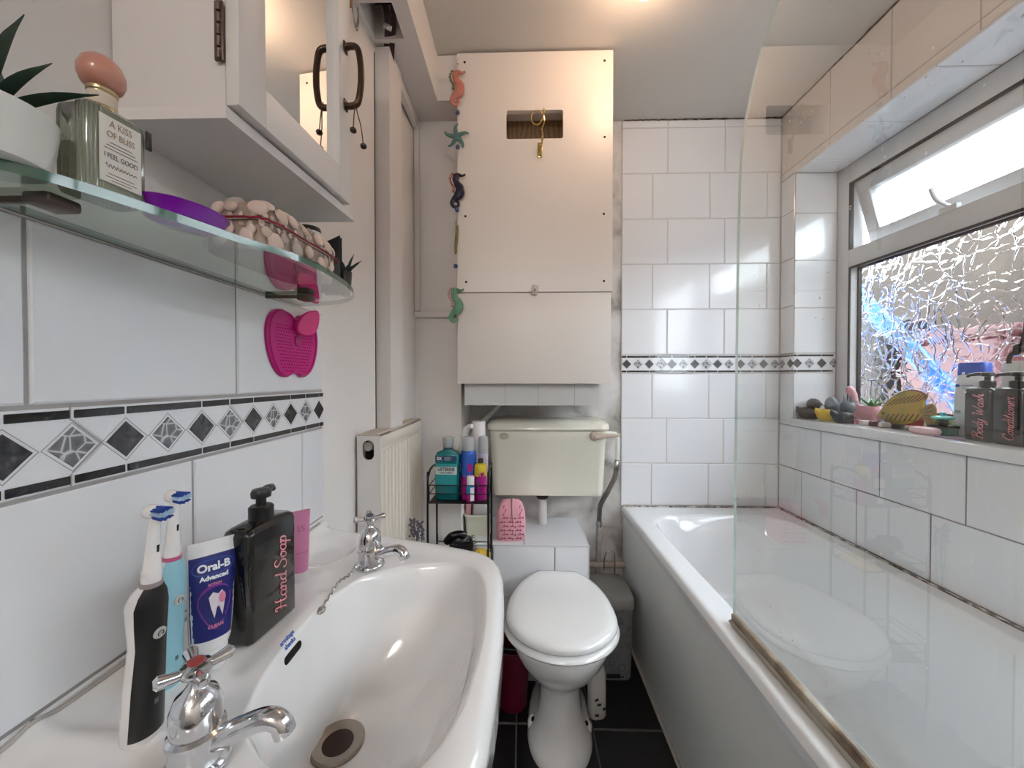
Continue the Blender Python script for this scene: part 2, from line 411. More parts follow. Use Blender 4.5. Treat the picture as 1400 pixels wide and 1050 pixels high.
# wall_left: plaster, skewed beyond the tiled part --------------------
XP = -.452
pl = [(XP, YN), (XP, .823), (-.4085, 1.43), (-.4085, 1.80), (-.60, 1.80), (-.60, YN)]
wl = MB().prism(pl, lambda u, v, t: (u, v, t), -.02, ZC).build('wall_left', M_PLAST, angle=20)
struct(wl, 'left wall with white tiles and patterned border below painted plaster', 'wall')
MB().box(XP - .001, XL - .0022, YN, .8245, .02, 1.2855).build('grout', M_GROUT, wl)
for zr, joints in (((1.115, 1.286), [-.174, .076, .3257, .5735, .825]), ((.831, 1.031), [-.0059, .2441, .4941, .7456, .825]), ((.631, .831), [-.174, .076, .3257, .5735, .825]), ((.431, .631), [.2441, .4941, .7456, .825])):
    for a, b in zip(joints[:-1], joints[1:]): tile(wl, LEFT, a, b, zr[0], zr[1], XL)

# patterned border tiles ----------------------------------------------
ZIG, ZH = .0275, .0275
def border_tile(parent, face, u0, u1, vc, plane, h=.080, first=0.0, step=.05, L=.2):
    """white relief tile with black marble strips and alternating diamonds, zigzag joints around the last diamond;
    u0..u1 may be a cut of the full tile that starts at first"""
    uc = (u0 + u1) / 2; g = .0008; H2 = h / 2 - g; t = .008; c_ = .0016
    sgn = -1 if face == RIGHT else 1                     # local +x runs along +u (or -u on the right wall)
    zl, zr = abs(u0 - first) < .002, abs(u1 - first - L) < .002
    a, e = u0 - uc + g, u1 - uc - g
    Lf = [(a, H2), (a, ZH), (a + ZIG, 0), (a, -ZH), (a, -H2)] if zl else [(a, H2), (a, -H2)]
    Rt = [(e, -H2), (e, -ZH), (e + ZIG, 0), (e, ZH), (e, H2)] if zr else [(e, -H2), (e, H2)]
    poly = Lf + Rt
    key = ('border', tuple(round(q, 4) for p in poly for q in p), sgn)
    if key not in _tile_cache:
        sh = [(x + (c_ if x < 0 else -c_), z - math.copysign(c_, z) if abs(z) > ZH + .002 else z) for x, z in poly]
        _tile_cache[key] = MB().loft([[(x * sgn, 0, z) for x, z in poly], [(x * sgn, -t + c_, z) for x, z in poly], [(x * sgn, -t, z) for x, z in sh]]).mesh('border_tile', M_TILE, 30)
    loc = {BACK: (uc, plane + t, vc), LEFT: (plane - t, uc, vc), RIGHT: (plane + t, uc, vc)}[face]
    b = link('border_tile', _tile_cache[key], parent, Vector(loc) - wloc(parent), face)
    def lx(u): return (u - uc) * sgn
    yF = -t
    for k in range(4):
        c = first + step * (k + 1); d = .0200
        lo, hi = c - d, c + d
        if hi < u0 + .004 or lo > u1 - .004: continue
        m = M_DIAD if k % 2 == 0 else M_DIAM
        def cut(d):
            p = [(-d, 0), (0, -d), (d, 0), (0, d)]
            a_ = max(u0, c - d) - c; e_ = d if (zr and k == 3) else min(u1, c + d) - c
            if a_ > -d + 1e-5 or e_ < d - 1e-5:
                if a_ < 0 < e_: p = [(a_, -(d - abs(a_))), (0, -d), (e_, -(d - abs(e_))), (e_, d - abs(e_)), (0, d), (a_, d - abs(a_))]
                else: p = [(a_, -(d - abs(a_))), (e_, -(d - abs(e_))), (e_, d - abs(e_)), (a_, d - abs(a_))]
            return p
        poly = cut(d); key = ('dia', m.name, tuple(round(q, 4) for p in poly for q in p), sgn)
        if key not in _tile_cache:
            _tile_cache[key] = MB().loft([[(x * sgn, yF + .0006, z) for x, z in poly], [(x * sgn, yF - .0007, z) for x, z in poly], [(x * sgn * .94, yF - .0013, z * .94) for x, z in poly]]).mesh('diamond', m, 20)
        di = link('diamond', _tile_cache[key], b, (lx(c), 0, 0))
        if len(poly) == 4 and poly[0][0] == -d:          # fine grey outline of the relief
            key = ('ring', sgn)
            if key not in _tile_cache:
                r0, r1 = .0246, .0238
                Q = lambda r: [(-r, 0), (0, -r), (r, 0), (0, r)]
                _tile_cache[key] = MB().loft([[(x, yF + .0004, z) for x, z in Q(r0)], [(x, yF - .0004, z) for x, z in Q(r0)], [(x, yF - .0004, z) for x, z in Q(r1)], [(x, yF + .0004, z) for x, z in Q(r1)]], (False, False)).mesh('relief_line', mat('grey_relief_line', '#9b9a9d', .3), 20)
            link('relief_line', _tile_cache[key], b, (lx(c), 0, 0))
    for zz in (.0325, -.0325):
        for a, e in ((first + .0020, first + .0488), (first + .0512, first + .1488), (first + .1512, first + .1980)):
            a, e = max(a, u0 + .001), min(e, u1 - .001)
            if e - a < .004: continue
            w = e - a; key = ('strip', round(w, 4))
            if key not in _tile_cache:
                _tile_cache[key] = MB().rbox(-w / 2, w / 2, yF - .0012, yF + .001, -.0042, .0042, .0006, 1).mesh('strip', M_STRIP, 30)
            link('strip', _tile_cache[key], b, (lx((a + e) / 2), 0, zz))
    return b
for k in range(-1, 4):
    s0 = .1575 + .2 * (k - 0)
    if s0 > .82: break
    border_tile(wl, LEFT, max(s0, -.2), min(s0 + .2, .825), 1.0728, XL, first=s0)

# wall_back --------------------------------------------------------------
wb = MB().box(-.62, 1.30, YB + .008, YB + .12, -.02, ZC).build('wall_back', M_DAMP)
struct(wb, 'back wall, damp painted plaster behind the toilet and white tiles over the bath', 'wall')
MB().box(.4455, XR + .004, YB + .0022, YB + .009, .50, ZC - .002).build('grout', M_GROUTL, wb)
jA = [.445, .6457, .8957, XR]; jB = [.445, .580, .830, 1.080, XR]
rows = [(2.2496, ZC - .004, jA), (2.0496, 2.2496, jA), (1.8496, 2.0496, jB), (1.6496, 1.8496, jA), (1.4496, 1.6496, jB), (1.2485, 1.4496, jA), (.965, 1.1655, jB), (.7642, .965, jA), (.5745, .7642, jB)]
for k, (a, b, js) in enumerate(rows):
    for u0, u1 in zip(js[:-1], js[1:]): tile(wb, BACK, u0, u1, a, b, YB)
for k in range(4):
    s0 = .4183 + .2 * k
    border_tile(wb, BACK, max(s0, .445), min(s0 + .2, XR), 1.207, YB, first=s0)
cr = MB(); pts = []
for k in range(60):
    x = .455 + (XR - .455) * k / 59
    pts.append((x, YB - .001, ZC - .002 - .003 * random.random()))
cr.tube(pts, [.0012 + .0022 * random.random() * (1 if 18 < k < 44 or k > 52 else .25) for k in range(60)], 5)
cr.build('ceiling_crack', mat('dark_crack_dirt', '#4a3f3a', .9), wb)

# alcove wall left of the boxed-in boiler ----------------------------------
wa = MB().box(-.50, -.232, 1.43, YB + .01, -.02, ZC).build('wall_alcove', M_PLAST)
struct(wa, 'narrow painted wall in the corner beside the boiler cupboard', 'wall')
MB().box(-.236, -.2318, 1.4295, YB + .008, -.0, 1.08).build('corner_bead', M_PLAST, wa)

# soffit along the left wall, with a hole ----------------------------------
ZS = 2.125
so = MB()
so.box(-.46, -.298, YN, .98, ZS, ZC - .001)
so.box(-.46, -.298, 1.085, 1.43, ZS, ZC - .001)
so.box(-.34, -.298, .98, 1.085, ZS, ZC - .001)
so.box(-.46, -.425, .98, 1.085, ZS, ZC - .001)
so.box(-.425, -.34, .98, 1.085, ZS + .10, ZC - .001, 1)
so.box(-.298, -.226, 1.326, 1.43, ZS, ZC - .003)
sof = so.build('trim_1', [M_WOODW, M_DARK])
struct(sof, 'white boxed soffit under the ceiling along the left wall', 'trim')

# post, panel and beads of the boarded opening on the left wall -------------
def lw(y): return XP + (y - .823) * (.452 - .4085) / (1.43 - .823)     # X of the skewed wall at depth y
po = MB()
po.prism([(lw(1.10), 1.10), (lw(1.10) + .043, 1.10), (lw(1.19) + .043, 1.19), (lw(1.19), 1.19)], lambda u, v, t: (u, v, t), .02, 2.118)
t2 = po.build('trim_2', M_WOODW); struct(t2, 'tall white painted post on the left wall beside the radiator', 'trim')
t3 = MB().prism([(lw(1.19) + .018, 1.19), (lw(1.19) + .036, 1.19), (-.4085 + .016, 1.43), (-.4085, 1.43)], lambda u, v, t: (u, v, t), 2.085, 2.124).build('trim_3', M_WOODW)
struct(t3, 'white bead under the soffit running to the corner', 'trim')
t4 = MB().rbox(-.4085, -.388, 1.414, 1.43, 1.40, 2.118, .003).build('trim_4', M_WOODW); struct(t4, 'vertical white bead in the corner left of the boiler cupboard', 'trim')
t5 = MB().rbox(-.4085, -.232, 1.412, 1.43, 1.375, 1.398, .003).build('trim_5', M_WOODW); struct(t5, 'short horizontal white bead below the corner beside the boiler cupboard', 'trim')
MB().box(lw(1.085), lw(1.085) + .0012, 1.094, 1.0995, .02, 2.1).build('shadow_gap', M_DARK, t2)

# wall_right with the window opening -----------------------------------------
WY0, WY1, WZ0, WZ1 = -.55, 1.593, .945, 1.998
wr = MB()
wr.box(XR + .008, XR + .222, YN - .05, 1.80, -.02, WZ0)
wr.box(XR + .008, XR + .222, YN - .05, 1.80, WZ1 + .006, ZC)
wr.box(XR + .008, XR + .222, WY1 + .006, 1.80, WZ0, WZ1 + .006)
wr.box(XR + .008, XR + .222, YN - .05, WY0, WZ0, WZ1 + .006)
wro = wr.build('wall_right', M_PLAST); struct(wro, 'right wall with white tiles around the window recess', 'wall')
MB().box(XR + .0022, XR + .009, -.6, YB, .50, .9445).build('grout', M_GROUTD, wro)
MB().box(XR + .0022, XR + .009, WY1, YB, .9445, WZ1 + .006).build('grout', M_GROUT, wro)
MB().box(XR + .0022, XR + .009, -.6, YB, WZ1 + .004, ZC - .002).build('grout', M_GROUTP, wro)
J1 = [-.2679, -.018, .232, .482, .732, .9821, 1.2133, 1.4457, YB]
J2 = [-.4267, -.1867, .063, .313, .563, .813, 1.0633, 1.2929, 1.543, YB]
for a, b in zip(J1[:-1], J1[1:]): tile(wro, RIGHT, a, b, .7642, .944, XR)
for a, b in zip(J2[:-1], J2[1:]): tile(wro, RIGHT, a, b, .5745, .7642, XR)
for a, b in ((.9445, 1.1655), (1.2485, 1.4496), (1.4496, 1.6496), (1.6496, 1.8496), (1.8496, 2.0)): tile(wro, RIGHT, WY1, YB, a, b, XR)
border_tile(wro, RIGHT, WY1, YB, 1.207, XR, first=1.560)
J3 = [-.55, -.29, -.05, .19, .44, .70, .9671, 1.1914, 1.4204, YB]
for a, b in zip(J3[:-1], J3[1:]):
    tile(wro, RIGHT, a, b, 2.032, ZC - .004, XR, m=M_TILEP)
    tile(wro, RIGHT, a, b, WZ1 + .004, 2.032, XR, m=M_TILEP)
# recess: far cheek and head tiles
MB().box(XR + .002, 1.33, WY1 + .0022, WY1 + .012, .95, WZ1 + .004).build('grout', M_GROUTL, wro)
for a, b in ((.975, 1.166), (1.2485, 1.4373), (1.4373, 1.635), (1.635, 1.832), (1.832, WZ1)): tile(wro, BACK, XR, 1.313, a, b, WY1)
border_tile(wro, BACK, XR, 1.313, 1.207, WY1, first=1.104)
MB().box(XR + .002, 1.33, WY0, WY1 + .004, WZ1 + .0022, WZ1 + .010).build('grout', M_GROUT, wro)
J4 = [-.55, -.29, -.05, .19, .40, .62, .84, 1.066, 1.288, 1.506, WY1]
for a, b in zip(J4[:-1], J4[1:]): tile(wro, DOWN, XR, 1.313, a, b, WZ1)
cr = MB(); pts = [(XR - .001, .6 + 1.07 * k / 79, ZC - .002 - .004 * random.random()) for k in range(80)]
cr.tube(pts, [.001 + .0028 * random.random() * (1 if 22 < k < 60 else .3) for k in range(80)], 5)
cr.build('ceiling_crack', MATS['dark_crack_dirt'], wro)

# wall behind the camera with a door ------------------------------------------
wn = MB().box(-.60, 1.30, YN - .12, YN, -.02, ZC).build('wall_near', M_PLAST); struct(wn, 'plain painted wall facing the boiler cupboard', 'wall')
dr = struct(link('door_1', None, None, (-.28, YN, 0)), 'white panelled door in the wall facing the boiler cupboard', 'door')
MB().rbox(0, .74, 0, .035, .01, 1.96, .004).build('door_leaf', M_WOODW, dr)
for a, b in ((.10, .34), (.40, .64)):
    for c, d in ((.2, .9), (1.05, 1.8)): MB().rbox(a, b, .033, .041, c, d, .003).build('door_panel', M_WOODW, dr)
MB().rbox(-.07, -.002, 0, .05, 0, 2.03, .004).rbox(.742, .81, 0, .05, 0, 2.03, .004).rbox(-.07, .81, 0, .05, 1.965, 2.03, .004).build('door_frame', M_WOODW, dr)
MB().lathe([(.008, 0), (.008, .03), (.024, .036), (.026, .055), (.014, .066)], 16).build('door_knob', mat('satin_brass', '#b89a55', .3, 1.0), dr, (.68, .035, 1.0), (-PI / 2, 0, 0))

# =================================================================== WINDOW
XW = 1.312
wi = struct(link('window_1', None, None, (XW, 1.593, WZ0)), 'white framed window with leaf-patterned obscure glass and open top vent', 'window')
def wpart(name, mb, m, **k): return mb.build(name, m, wi, world=True, **k)
wpart('sill', MB().rbox(XR - .014, 1.40, WY0, WY1 + .001, .946, .978, .003), mat('white_sill_tile', '#e6e6e8', .2, var=.03, coat=.3))
zb, zt0, zt1, zh = 1.026, 1.588, 1.658, 1.925
def bar(mb, y0, y1, z0, z1, x0=XW, x1=XW + .056): return mb.rbox(x0, x1, y0, y1, z0, z1, .004, 2)
wpart('jamb', bar(MB(), 1.536, WY1, .978, WZ1), M_PVC)
wpart('jamb', bar(MB(), WY0, WY0 + .06, .978, WZ1), M_PVC)
wpart('mullion', bar(MB(), .44, .51, .978, WZ1), M_PVC)
wpart('bottom_rail', bar(MB(), WY0 + .06, 1.536, .978, zb), M_PVC)
wpart('head_rail', bar(MB(), WY0 + .06, 1.536, zh, WZ1), M_PVC)
wpart('transom', bar(MB(), .51, 1.536, zt0, zt1), M_PVC)
ga = MB()
for a, b in ((-.001, .003), (.034, .0465)):
    ga.box(XW + a, XW + b, 1.529, 1.5365, zb, zt0).box(XW + a, XW + b, .51, 1.53, zt0 - .007, zt0 + .0005).box(XW + max(a, .001), XW + b, .51, 1.53, zb - .0005, zb + .004)
ga.box(XW - .001, XW + .012, 1.53, 1.5375, zt1, zh).box(XW - .001, XW + .012, .51, 1.53, zh - .007, zh + .0005)
wpart('rubber_seal', ga, M_BLACKR)
GL = leaf_glass('leaf_pattern_glass', clear=0.0)
GLC = sheet_glass('clear_window_glass', (.95, .97, .97), 1.5)
wpart('pane', MB().box(XW + .046, XW + .050, .51, 1.535, zb - .004, zt0 + .004), GL)
wpart('pane', MB().box(XW + .046, XW + .052, WY0 + .06, .44, zb - .004, zh + .004), GLC)
# opening vent, hung at the top and pushed out at the bottom
sash = link('vent_sash', None, wi, Vector((XW + .018, 0, zh - .001)) - wi.location, (0, -.27, 0))
hs = zh - zt1 - .009
sa = MB(); y0, y1 = .517, 1.528
sa.rbox(-.01, .045, y0, y1, -.052, 0, .004).rbox(-.01, .045, y0, y1, -hs, -hs + .052, .004).rbox(-.01, .045, y0, y0 + .05, -hs + .05, -.05, .004).rbox(-.01, .045, y1 - .05, y1, -hs + .05, -.05, .004)
sa.build('sash_frame', M_PVC, sash)
MB().box(.014, .019, y0 + .048, y1 - .048, -hs + .05, -.05).build('pane', GLC, sash)
# stay arm of the vent
wpart('window_stay', MB().tube(smooth([(XW + .005, 1.185, zt1 + .012), (XW + .01, 1.20, zt1 + .02), (XW + .015, 1.235, zt1 + .055), (XW + .018, 1.255, zt1 + .10)], 6), .007, 8), M_PVC)
wpart('stay_bracket', MB().rbox(XW - .002, XW + .015, 1.165, 1.215, zt1 - .002, zt1 + .016, .003), M_PVC)

# =================================================================== OUTSIDE
og = MB().box(XR + .31, 9, -4, 8, -.35, -.25).build('ground_outside', mat('paved_yard', '#8d8780', .9, var=.1, scale=4))
struct(og, 'paved yard outside the window', 'ground')
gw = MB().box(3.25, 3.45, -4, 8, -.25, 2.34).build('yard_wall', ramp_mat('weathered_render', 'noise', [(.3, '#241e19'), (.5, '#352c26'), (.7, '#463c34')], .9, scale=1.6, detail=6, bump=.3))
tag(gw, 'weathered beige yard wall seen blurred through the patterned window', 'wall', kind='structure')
tA, tB = onX(1155, 384, 1.70), onX(1312, 548, 1.70)
tC = tB + (tB - tA) * ((tB.z + .25) / (tA.z - tB.z))
bt = thing('blue_tube', 'bright blue tube leaning diagonally outside behind the patterned glass', 'tube', tC)
MB().tube([(0, 0, 0), tA - tC], .034, 14).build('tube_wall', mat('blue_plastic', '#0c55b4', .35), bt)
MB().tube([(tA - tC) * .985, (tA - tC) * 1.01], .039, 14).build('collar', mat('blue_plastic', '#0c55b4', .35), bt)
M_REDP = mat('faded_red_plastic', '#4a2226', .5, var=.1, scale=3); M_DGP = mat('dark_grey_plastic', '#1d1c1a', .6, var=.2, scale=4)
rd = thing('red_storage_box', 'faded red box standing behind the blue tube outside the patterned glass', 'box', (2.45, 2.10, -.25))
MB().rbox(-.15, .15, -.24, .24, 0, 1.60, .03, 3).build('box_body', M_REDP, rd)
MB().rbox(-.16, .16, -.25, .25, 1.60, 1.66, .02, 3).build('lid', M_REDP, rd)
db = thing('dark_bin', 'dark grey bin standing beside the red box outside', 'bin', (2.50, 2.72, -.25))
MB().loft([sloop(.18, .22, 0, 5), sloop(.20, .26, 1.70, 5)]).build('bin_body', M_DGP, db)
MB().loft([sloop(.21, .27, 1.70, 5), sloop(.21, .27, 1.76, 5), sloop(.16, .2, 1.80, 5)]).build('lid', M_DGP, db)

# =================================================================== CEILING LAMPS (one above the frame, one added behind the camera as fill)
def ceiling_lamp(x, y, power, label, col, R=.045):
    L = thing('ceiling_lamp', label, 'lamp', (x, y, ZC))
    MB().lathe([(.07, -.022), (.075, -.01), (.07, 0)], 32).build('ceiling_rose', M_WOODW, L)
    area = 4 * PI * R ** 2
    g = MB().sphere((0, 0, -.015 - R), R, 24).build('bulb_globe', mat('bulb_glow' + str(power), '#fff0d8', .4, emit=col, estr=power / area / PI), L)
    return L
ceiling_lamp(.34, 1.03, LAMP_WATT, 'round warm ceiling lamp above the toilet', (1.0, .68, .44))
ceiling_lamp(-.05, -1.55, LAMP_FILL, 'large white globe lamp added as unseen fill near the door', (1.0, .96, .91), .10)

# =================================================================== BATH
M_ACRYL = mat('white_bath_enamel', '#eceff2', 0.10, var=.01, scale=3, coat=.5)
M_PANEL = mat('bath_panel_plastic', '#eef0ee', 0.25, var=.02, scale=3, bump=.05, bscale=8)
M_CERAM = mat('white_ceramic', '#ecebec', 0.08, var=.015, scale=4, coat=.6)
M_CHROME = mat('chrome', '#d8d9dc', 0.10, 1.0, var=.03, scale=30)
M_STEEL = mat('stainless_steel', '#b9b7b3', 0.25, 1.0, var=.05, scale=30)
def seg_dist(P, poly):
    """distance of points P (n,2) to a closed outline, and inside flag"""
    d = np.full(len(P), 1e9); ins = np.zeros(len(P), bool); n = len(poly)
    for i in range(n):
        a = np.array(poly[i]); b = np.array(poly[(i + 1) % n]); ab = b - a
        t = np.clip(((P - a) @ ab) / max(ab @ ab, 1e-12), 0, 1)
        d = np.minimum(d, np.hypot(*(P - a - t[:, None] * ab).T))
        c = (a[1] > P[:, 1]) != (b[1] > P[:, 1])
        with np.errstate(divide='ignore', invalid='ignore'):
            xi = (b[0] - a[0]) * (P[:, 1] - a[1]) / (b[1] - a[1] if b[1] != a[1] else 1e-12) + a[0]
        ins ^= c & (P[:, 0] < xi)
    return d, ins
def sstep(x): x = np.clip(x, 0, 1); return x * x * (3 - 2 * x)
BX0, BX1, BY0, BY1, ZR = .447, XR - .001, -.02, YB - .001, .572
bath = thing('bathtub', 'white bathtub with a plain side panel under the window', 'bathtub', (BX0, .8, 0))
gx = np.unique(np.concatenate([np.linspace(BX0, BX0 + .12, 22), np.linspace(BX0 + .12, BX1 - .12, 26), np.linspace(BX1 - .12, BX1, 18)]))
gy = np.unique(np.concatenate([np.linspace(BY0, BY0 + .15, 14), np.linspace(BY0 + .15, BY1 - .3, 40), np.linspace(BY1 - .3, BY1, 40)]))
GX, GY = np.meshgrid(gx, gy, indexing='ij'); P = np.stack([GX.ravel(), GY.ravel()], 1)
inner = [(x + (BX0 + BX1) / 2 + .008, y + .80) for x, y in rrect(BX1 - BX0 - .135, 1.55, .13, 8)]
d, ins = seg_dist(P, inner); dd = np.where(ins, d, 0.0)
back = sstep((BY1 - P[:, 1]) / .55)                  # sloping far end
zz = ZR - .37 * sstep(dd / .13) ** .8 * (0.55 + .45 * back) - .004 * sstep(dd / .012)
e = P[:, 0] - BX0; zz -= np.where(e < .016, .016 - np.sqrt(np.maximum(0, .016 ** 2 - (.016 - e) ** 2)), 0)
nx, ny = GX.shape
vs = [(P[k, 0], P[k, 1], zz[k]) for k in range(nx * ny)]
fs = [(i * ny + j, (i + 1) * ny + j, (i + 1) * ny + j + 1, i * ny + j + 1) for i in range(nx - 1) for j in range(ny - 1)]
tb = MB().add(vs, fs)
tb.loft([[(BX0, y, ZR - .016) for y in gy], [(BX0, y, ZR - .036) for y in gy], [(BX0 + .014, y, ZR - .040) for y in gy]], (False, False), close=False)
tub = tb.build('tub', M_ACRYL, bath, world=True, angle=60, fix=False)
pn = MB()
loops = []
for k in range(13):
    t = k / 12; zz_ = .012 + t * (ZR - .050)
    loops.append([(BX0 + .013 + .010 * math.cos(t * PI) * .5 - .004 * math.sin(t * PI), y, zz_) for y in (BY0, BY1)])
pn.loft([[a, b, (b[0] + .012, b[1], b[2]), (a[0] + .012, a[1], a[2])] for a, b in loops])
pn.build('side_panel', M_PANEL, bath, world=True)
MB().box(BX0 + .014, BX1 - .04, BY0 + .0, BY0 + .012, .01, ZR - .04).build('end_panel', M_PANEL, bath, world=True)
MB().tube([(BX0 + .014, BY0, .006), (BX0 + .014, BY1, .006)], .006, 8).build('floor_sealant', mat('white_sealant', '#c9c4be', .5, var=.2, scale=30), bath, world=True)
MB().box(BX0 + .012, XR - .002, YB - .012, YB - .0015, ZR - .010, ZR + .0035).build('sealant', M_MOULD, bath, world=True)
MB().box(XR - .011, XR - .0015, BY0, YB - .012, ZR - .010, ZR + .0035).build('sealant', M_MOULD, bath, world=True)

# =================================================================== SHOWER SCREEN
XS = .494
prof = [(.10, .590), (.872, .590)] + [(q.y, q.z) for q in smooth([Vector((0, a, b + .03)) for a, b in ((.872, .70), (.870, 1.2), (.866, 1.46), (.8566, 1.6275), (.823, 1.726), (.783, 1.794), (.7357, 1.845), (.66, 1.885), (.56, 1.905), (.45, 1.91), (.10, 1.91))], 6)]
scr = thing('shower_screen', 'clear glass shower screen with a rounded top corner on the bath edge', 'shower screen', (XS, .48, ZR))
M_SCR = sheet_glass('clear_screen_glass', (.97, .982, .976), 1.58)
M_GEDGE = mat('green_glass_edge', '#b4c8bf', .12, var=.1, scale=20, coat=.5)
n = len(prof); g = MB()
g.add([(XS - .003, a, b) for a, b in prof] + [(XS + .003, a, b) for a, b in prof], [tuple(range(n))], 0)
g.f.append(tuple(range(2 * n - 1, n - 1, -1))); g.m.append(0)
for i in range(n): g.f.append((i, (i + 1) % n, n + (i + 1) % n, n + i)); g.m.append(1)
g.build('glass_panel', [M_SCR, M_GEDGE], scr, world=True, angle=30)
sl = MB().rbox(XS - .007, XS + .007, .10, .874, .577, .597, .003, 2)
sl.build('seal_strip', ramp_mat('stained_seal', 'noise', [(.35, '#5f4a3a'), (.5, '#9a8872'), (.65, '#b9b2a4')], .35, scale=14, detail=5, stretch=(1, 1, 1)), scr, world=True)
MB().prism([(-.003, .0), (-.013, -.020), (-.008, -.020), (.003, -.004)], lambda u, v, t: (XS + u, t, .5835 + v * .3), .10, .874).build('drip_fin', mat('clear_vinyl', '#b8b3a6', .25, trans=.3), scr, world=True)
MB().rbox(XS - .014, XS + .014, .078, .104, ZR + .0045, 1.95, .004).build('pivot_rail', M_CHROME, scr, world=True)
sp = MB(); rnd = random.Random(3)
for k in range(170):
    y = .12 + .74 * rnd.random() ** .7; z = .66 + 1.05 * rnd.random()
    if rnd.random() < .25 and k: y = ly + rnd.uniform(-.003, .003); z = lz - rnd.uniform(.01, .03)
    ly, lz = y, z; r = rnd.uniform(.0006, .0016)
    sp.sphere((XS - .0031, y, z), r, 6, sc=(.4, 1, rnd.uniform(1, 1.8)))
tag(sp.build('limescale_spots', mat('limescale', '#f2f2f0', .5), scr, world=True), kind='stuff')

# =================================================================== BOILER CUPBOARD
M_BOARD = mat('white_painted_board', '#ece4de', 0.36, var=.02, scale=4, bump=.08, bscale=90)
YF = 1.313
bo = thing('boiler_cupboard', 'tall white boxed-in boiler cupboard with a slot cut in its front', 'cupboard', (.045, YF, 1.12))
bx0, bx1 = -.2255, .3165
MB().box(bx0 + .008, -.075, YF + .018, YB + .004, 1.126, 2.282).box(.165, bx1 - .008, YF + .018, YB + .004, 1.126, 2.282).box(-.075, .165, YF + .10, YB + .004, 1.126, 2.282).box(-.075, .165, YF + .018, YF + .1, 2.10, 2.282).box(-.075, .165, YF + .018, YF + .1, 1.126, 1.955).build('carcass', M_BOARD, bo, world=True)
# upper panel with the rounded slot: ring between outer rectangle and slot outline
hx0, hx1, hz0, hz1 = -.0535, .1445, 1.978, 2.077
slot = [(x + (hx0 + hx1) / 2, z + (hz0 + hz1) / 2) for x, z in rrect(hx1 - hx0, hz1 - hz0, .008, 4)]
pz0, pz1 = 1.4465, 2.278
outer = []
cx, cz = (hx0 + hx1) / 2, (hz0 + hz1) / 2
corner = [(bx1, pz1), (bx0, pz1), (bx0, pz0), (bx1, pz0)]
for k, (x, z) in enumerate(slot):                      # push every slot point out to the panel edge of its corner
    q = k // 5
    a, b = corner[q]; i = k % 5
    if i == 2: outer.append((a, b))
    elif (i < 2) == (q % 2 == 0): outer.append((a, z))
    else: outer.append((x, b))
up = MB(); N = len(slot)
L0 = [(x, YF, z) for x, z in outer]; L1 = [(x, YF, z) for x, z in slot]
L2 = [(x, YF + .018, z) for x, z in slot]; L3 = [(x, YF + .018, z) for x, z in outer]
up.loft([L0, L1, L2, L3, L0], (False, False))
up.build('upper_panel', M_BOARD, bo, world=True, angle=30)
MB().rbox(bx0, bx1 - .004, YF + .001, YF + .018, 1.124, 1.4435, .0015).build('lower_panel', M_BOARD, bo, world=True)
MB().box(-.07, .16, YF + .085, YF + .095, 1.957, 2.098).build('slot_backing', ramp_mat('brown_backing_board', 'wave', [(.2, '#7d6346'), (.5, '#866c4d'), (.8, '#907656')], .8, scale=18, distort=6), bo, world=True)
for x, z in ((-.199, 2.247), (.287, 2.242), (.288, 1.98), (.286, 1.715), (-.197, 1.712), (-.195, 1.482), (.287, 1.482)):
    MB().lathe([(.0042, -.0008), (.0042, 0.0006), (.0015, .001)], 10).build('screw', mat('dark_screw', '#2b211c', .5, .6), bo, Vector((x, YF, z)) - bo.location, (PI / 2, 0, 0))
lt = MB().rbox(-.011, .011, -.009, 0, -.016, .020, .004).build('turn_latch', mat('painted_latch', '#d3c6be', .4), bo, Vector((.046, YF, 1.449)) - bo.location, (0, .2, 0))
MB().lathe([(.004, 0), (.004, .006), (.001, .008)], 10).build('latch_screw', mat('latch_screw_metal', '#a8928a', .4, .5), lt, (0, -.009, .002), (PI / 2, 0, 0))
MB().box(-.207, .276, YF + .035, YB + .004, 1.045, 1.1255).build('base_box', mat('grey_white_board', '#d4d3d2', .5, var=.05, scale=8), bo, world=True)
for x in (-.06, .06, .19): MB().box(x, x + .0015, YF + .0342, YF + .036, 1.047, 1.124).build('board_joint', mat('board_joint_grey', '#a9a7a5', .7), bo, world=True)

# =================================================================== TILED LEDGE
ZL = .520
le = struct(link('trim_6', None, None, (-.05, 1.39, 0)), 'white tiled pipe boxing behind the toilet', 'ledge')
MB().box(-.231, .250, 1.397, YB + .006, 0, ZL - .006).build('boxing_core', M_GROUT, le, world=True)
for a, b in ((-.231, .010), (.010, .2515)): tile(le, UP, a, b, 1.390, 1.675, ZL, .007)
for a, b in ((-.231, -.108), (-.108, .124), (.124, .2515)): tile(le, BACK, a, b, .32, ZL - .006, 1.390, .008)
for a, b in ((-.231, -.108), (-.108, .124), (.124, .2515)): tile(le, BACK, a, b, .12, .32, 1.390, .008)
MB().rbox(.2495, .2535, 1.389, 1.675, 0, ZL - .001, .001).build('edge_trim', M_PVC, le, world=True)
MB().rbox(-.231, .2535, 1.3885, 1.3925, ZL - .007, ZL, .001).build('edge_trim', M_PVC, le, world=True)

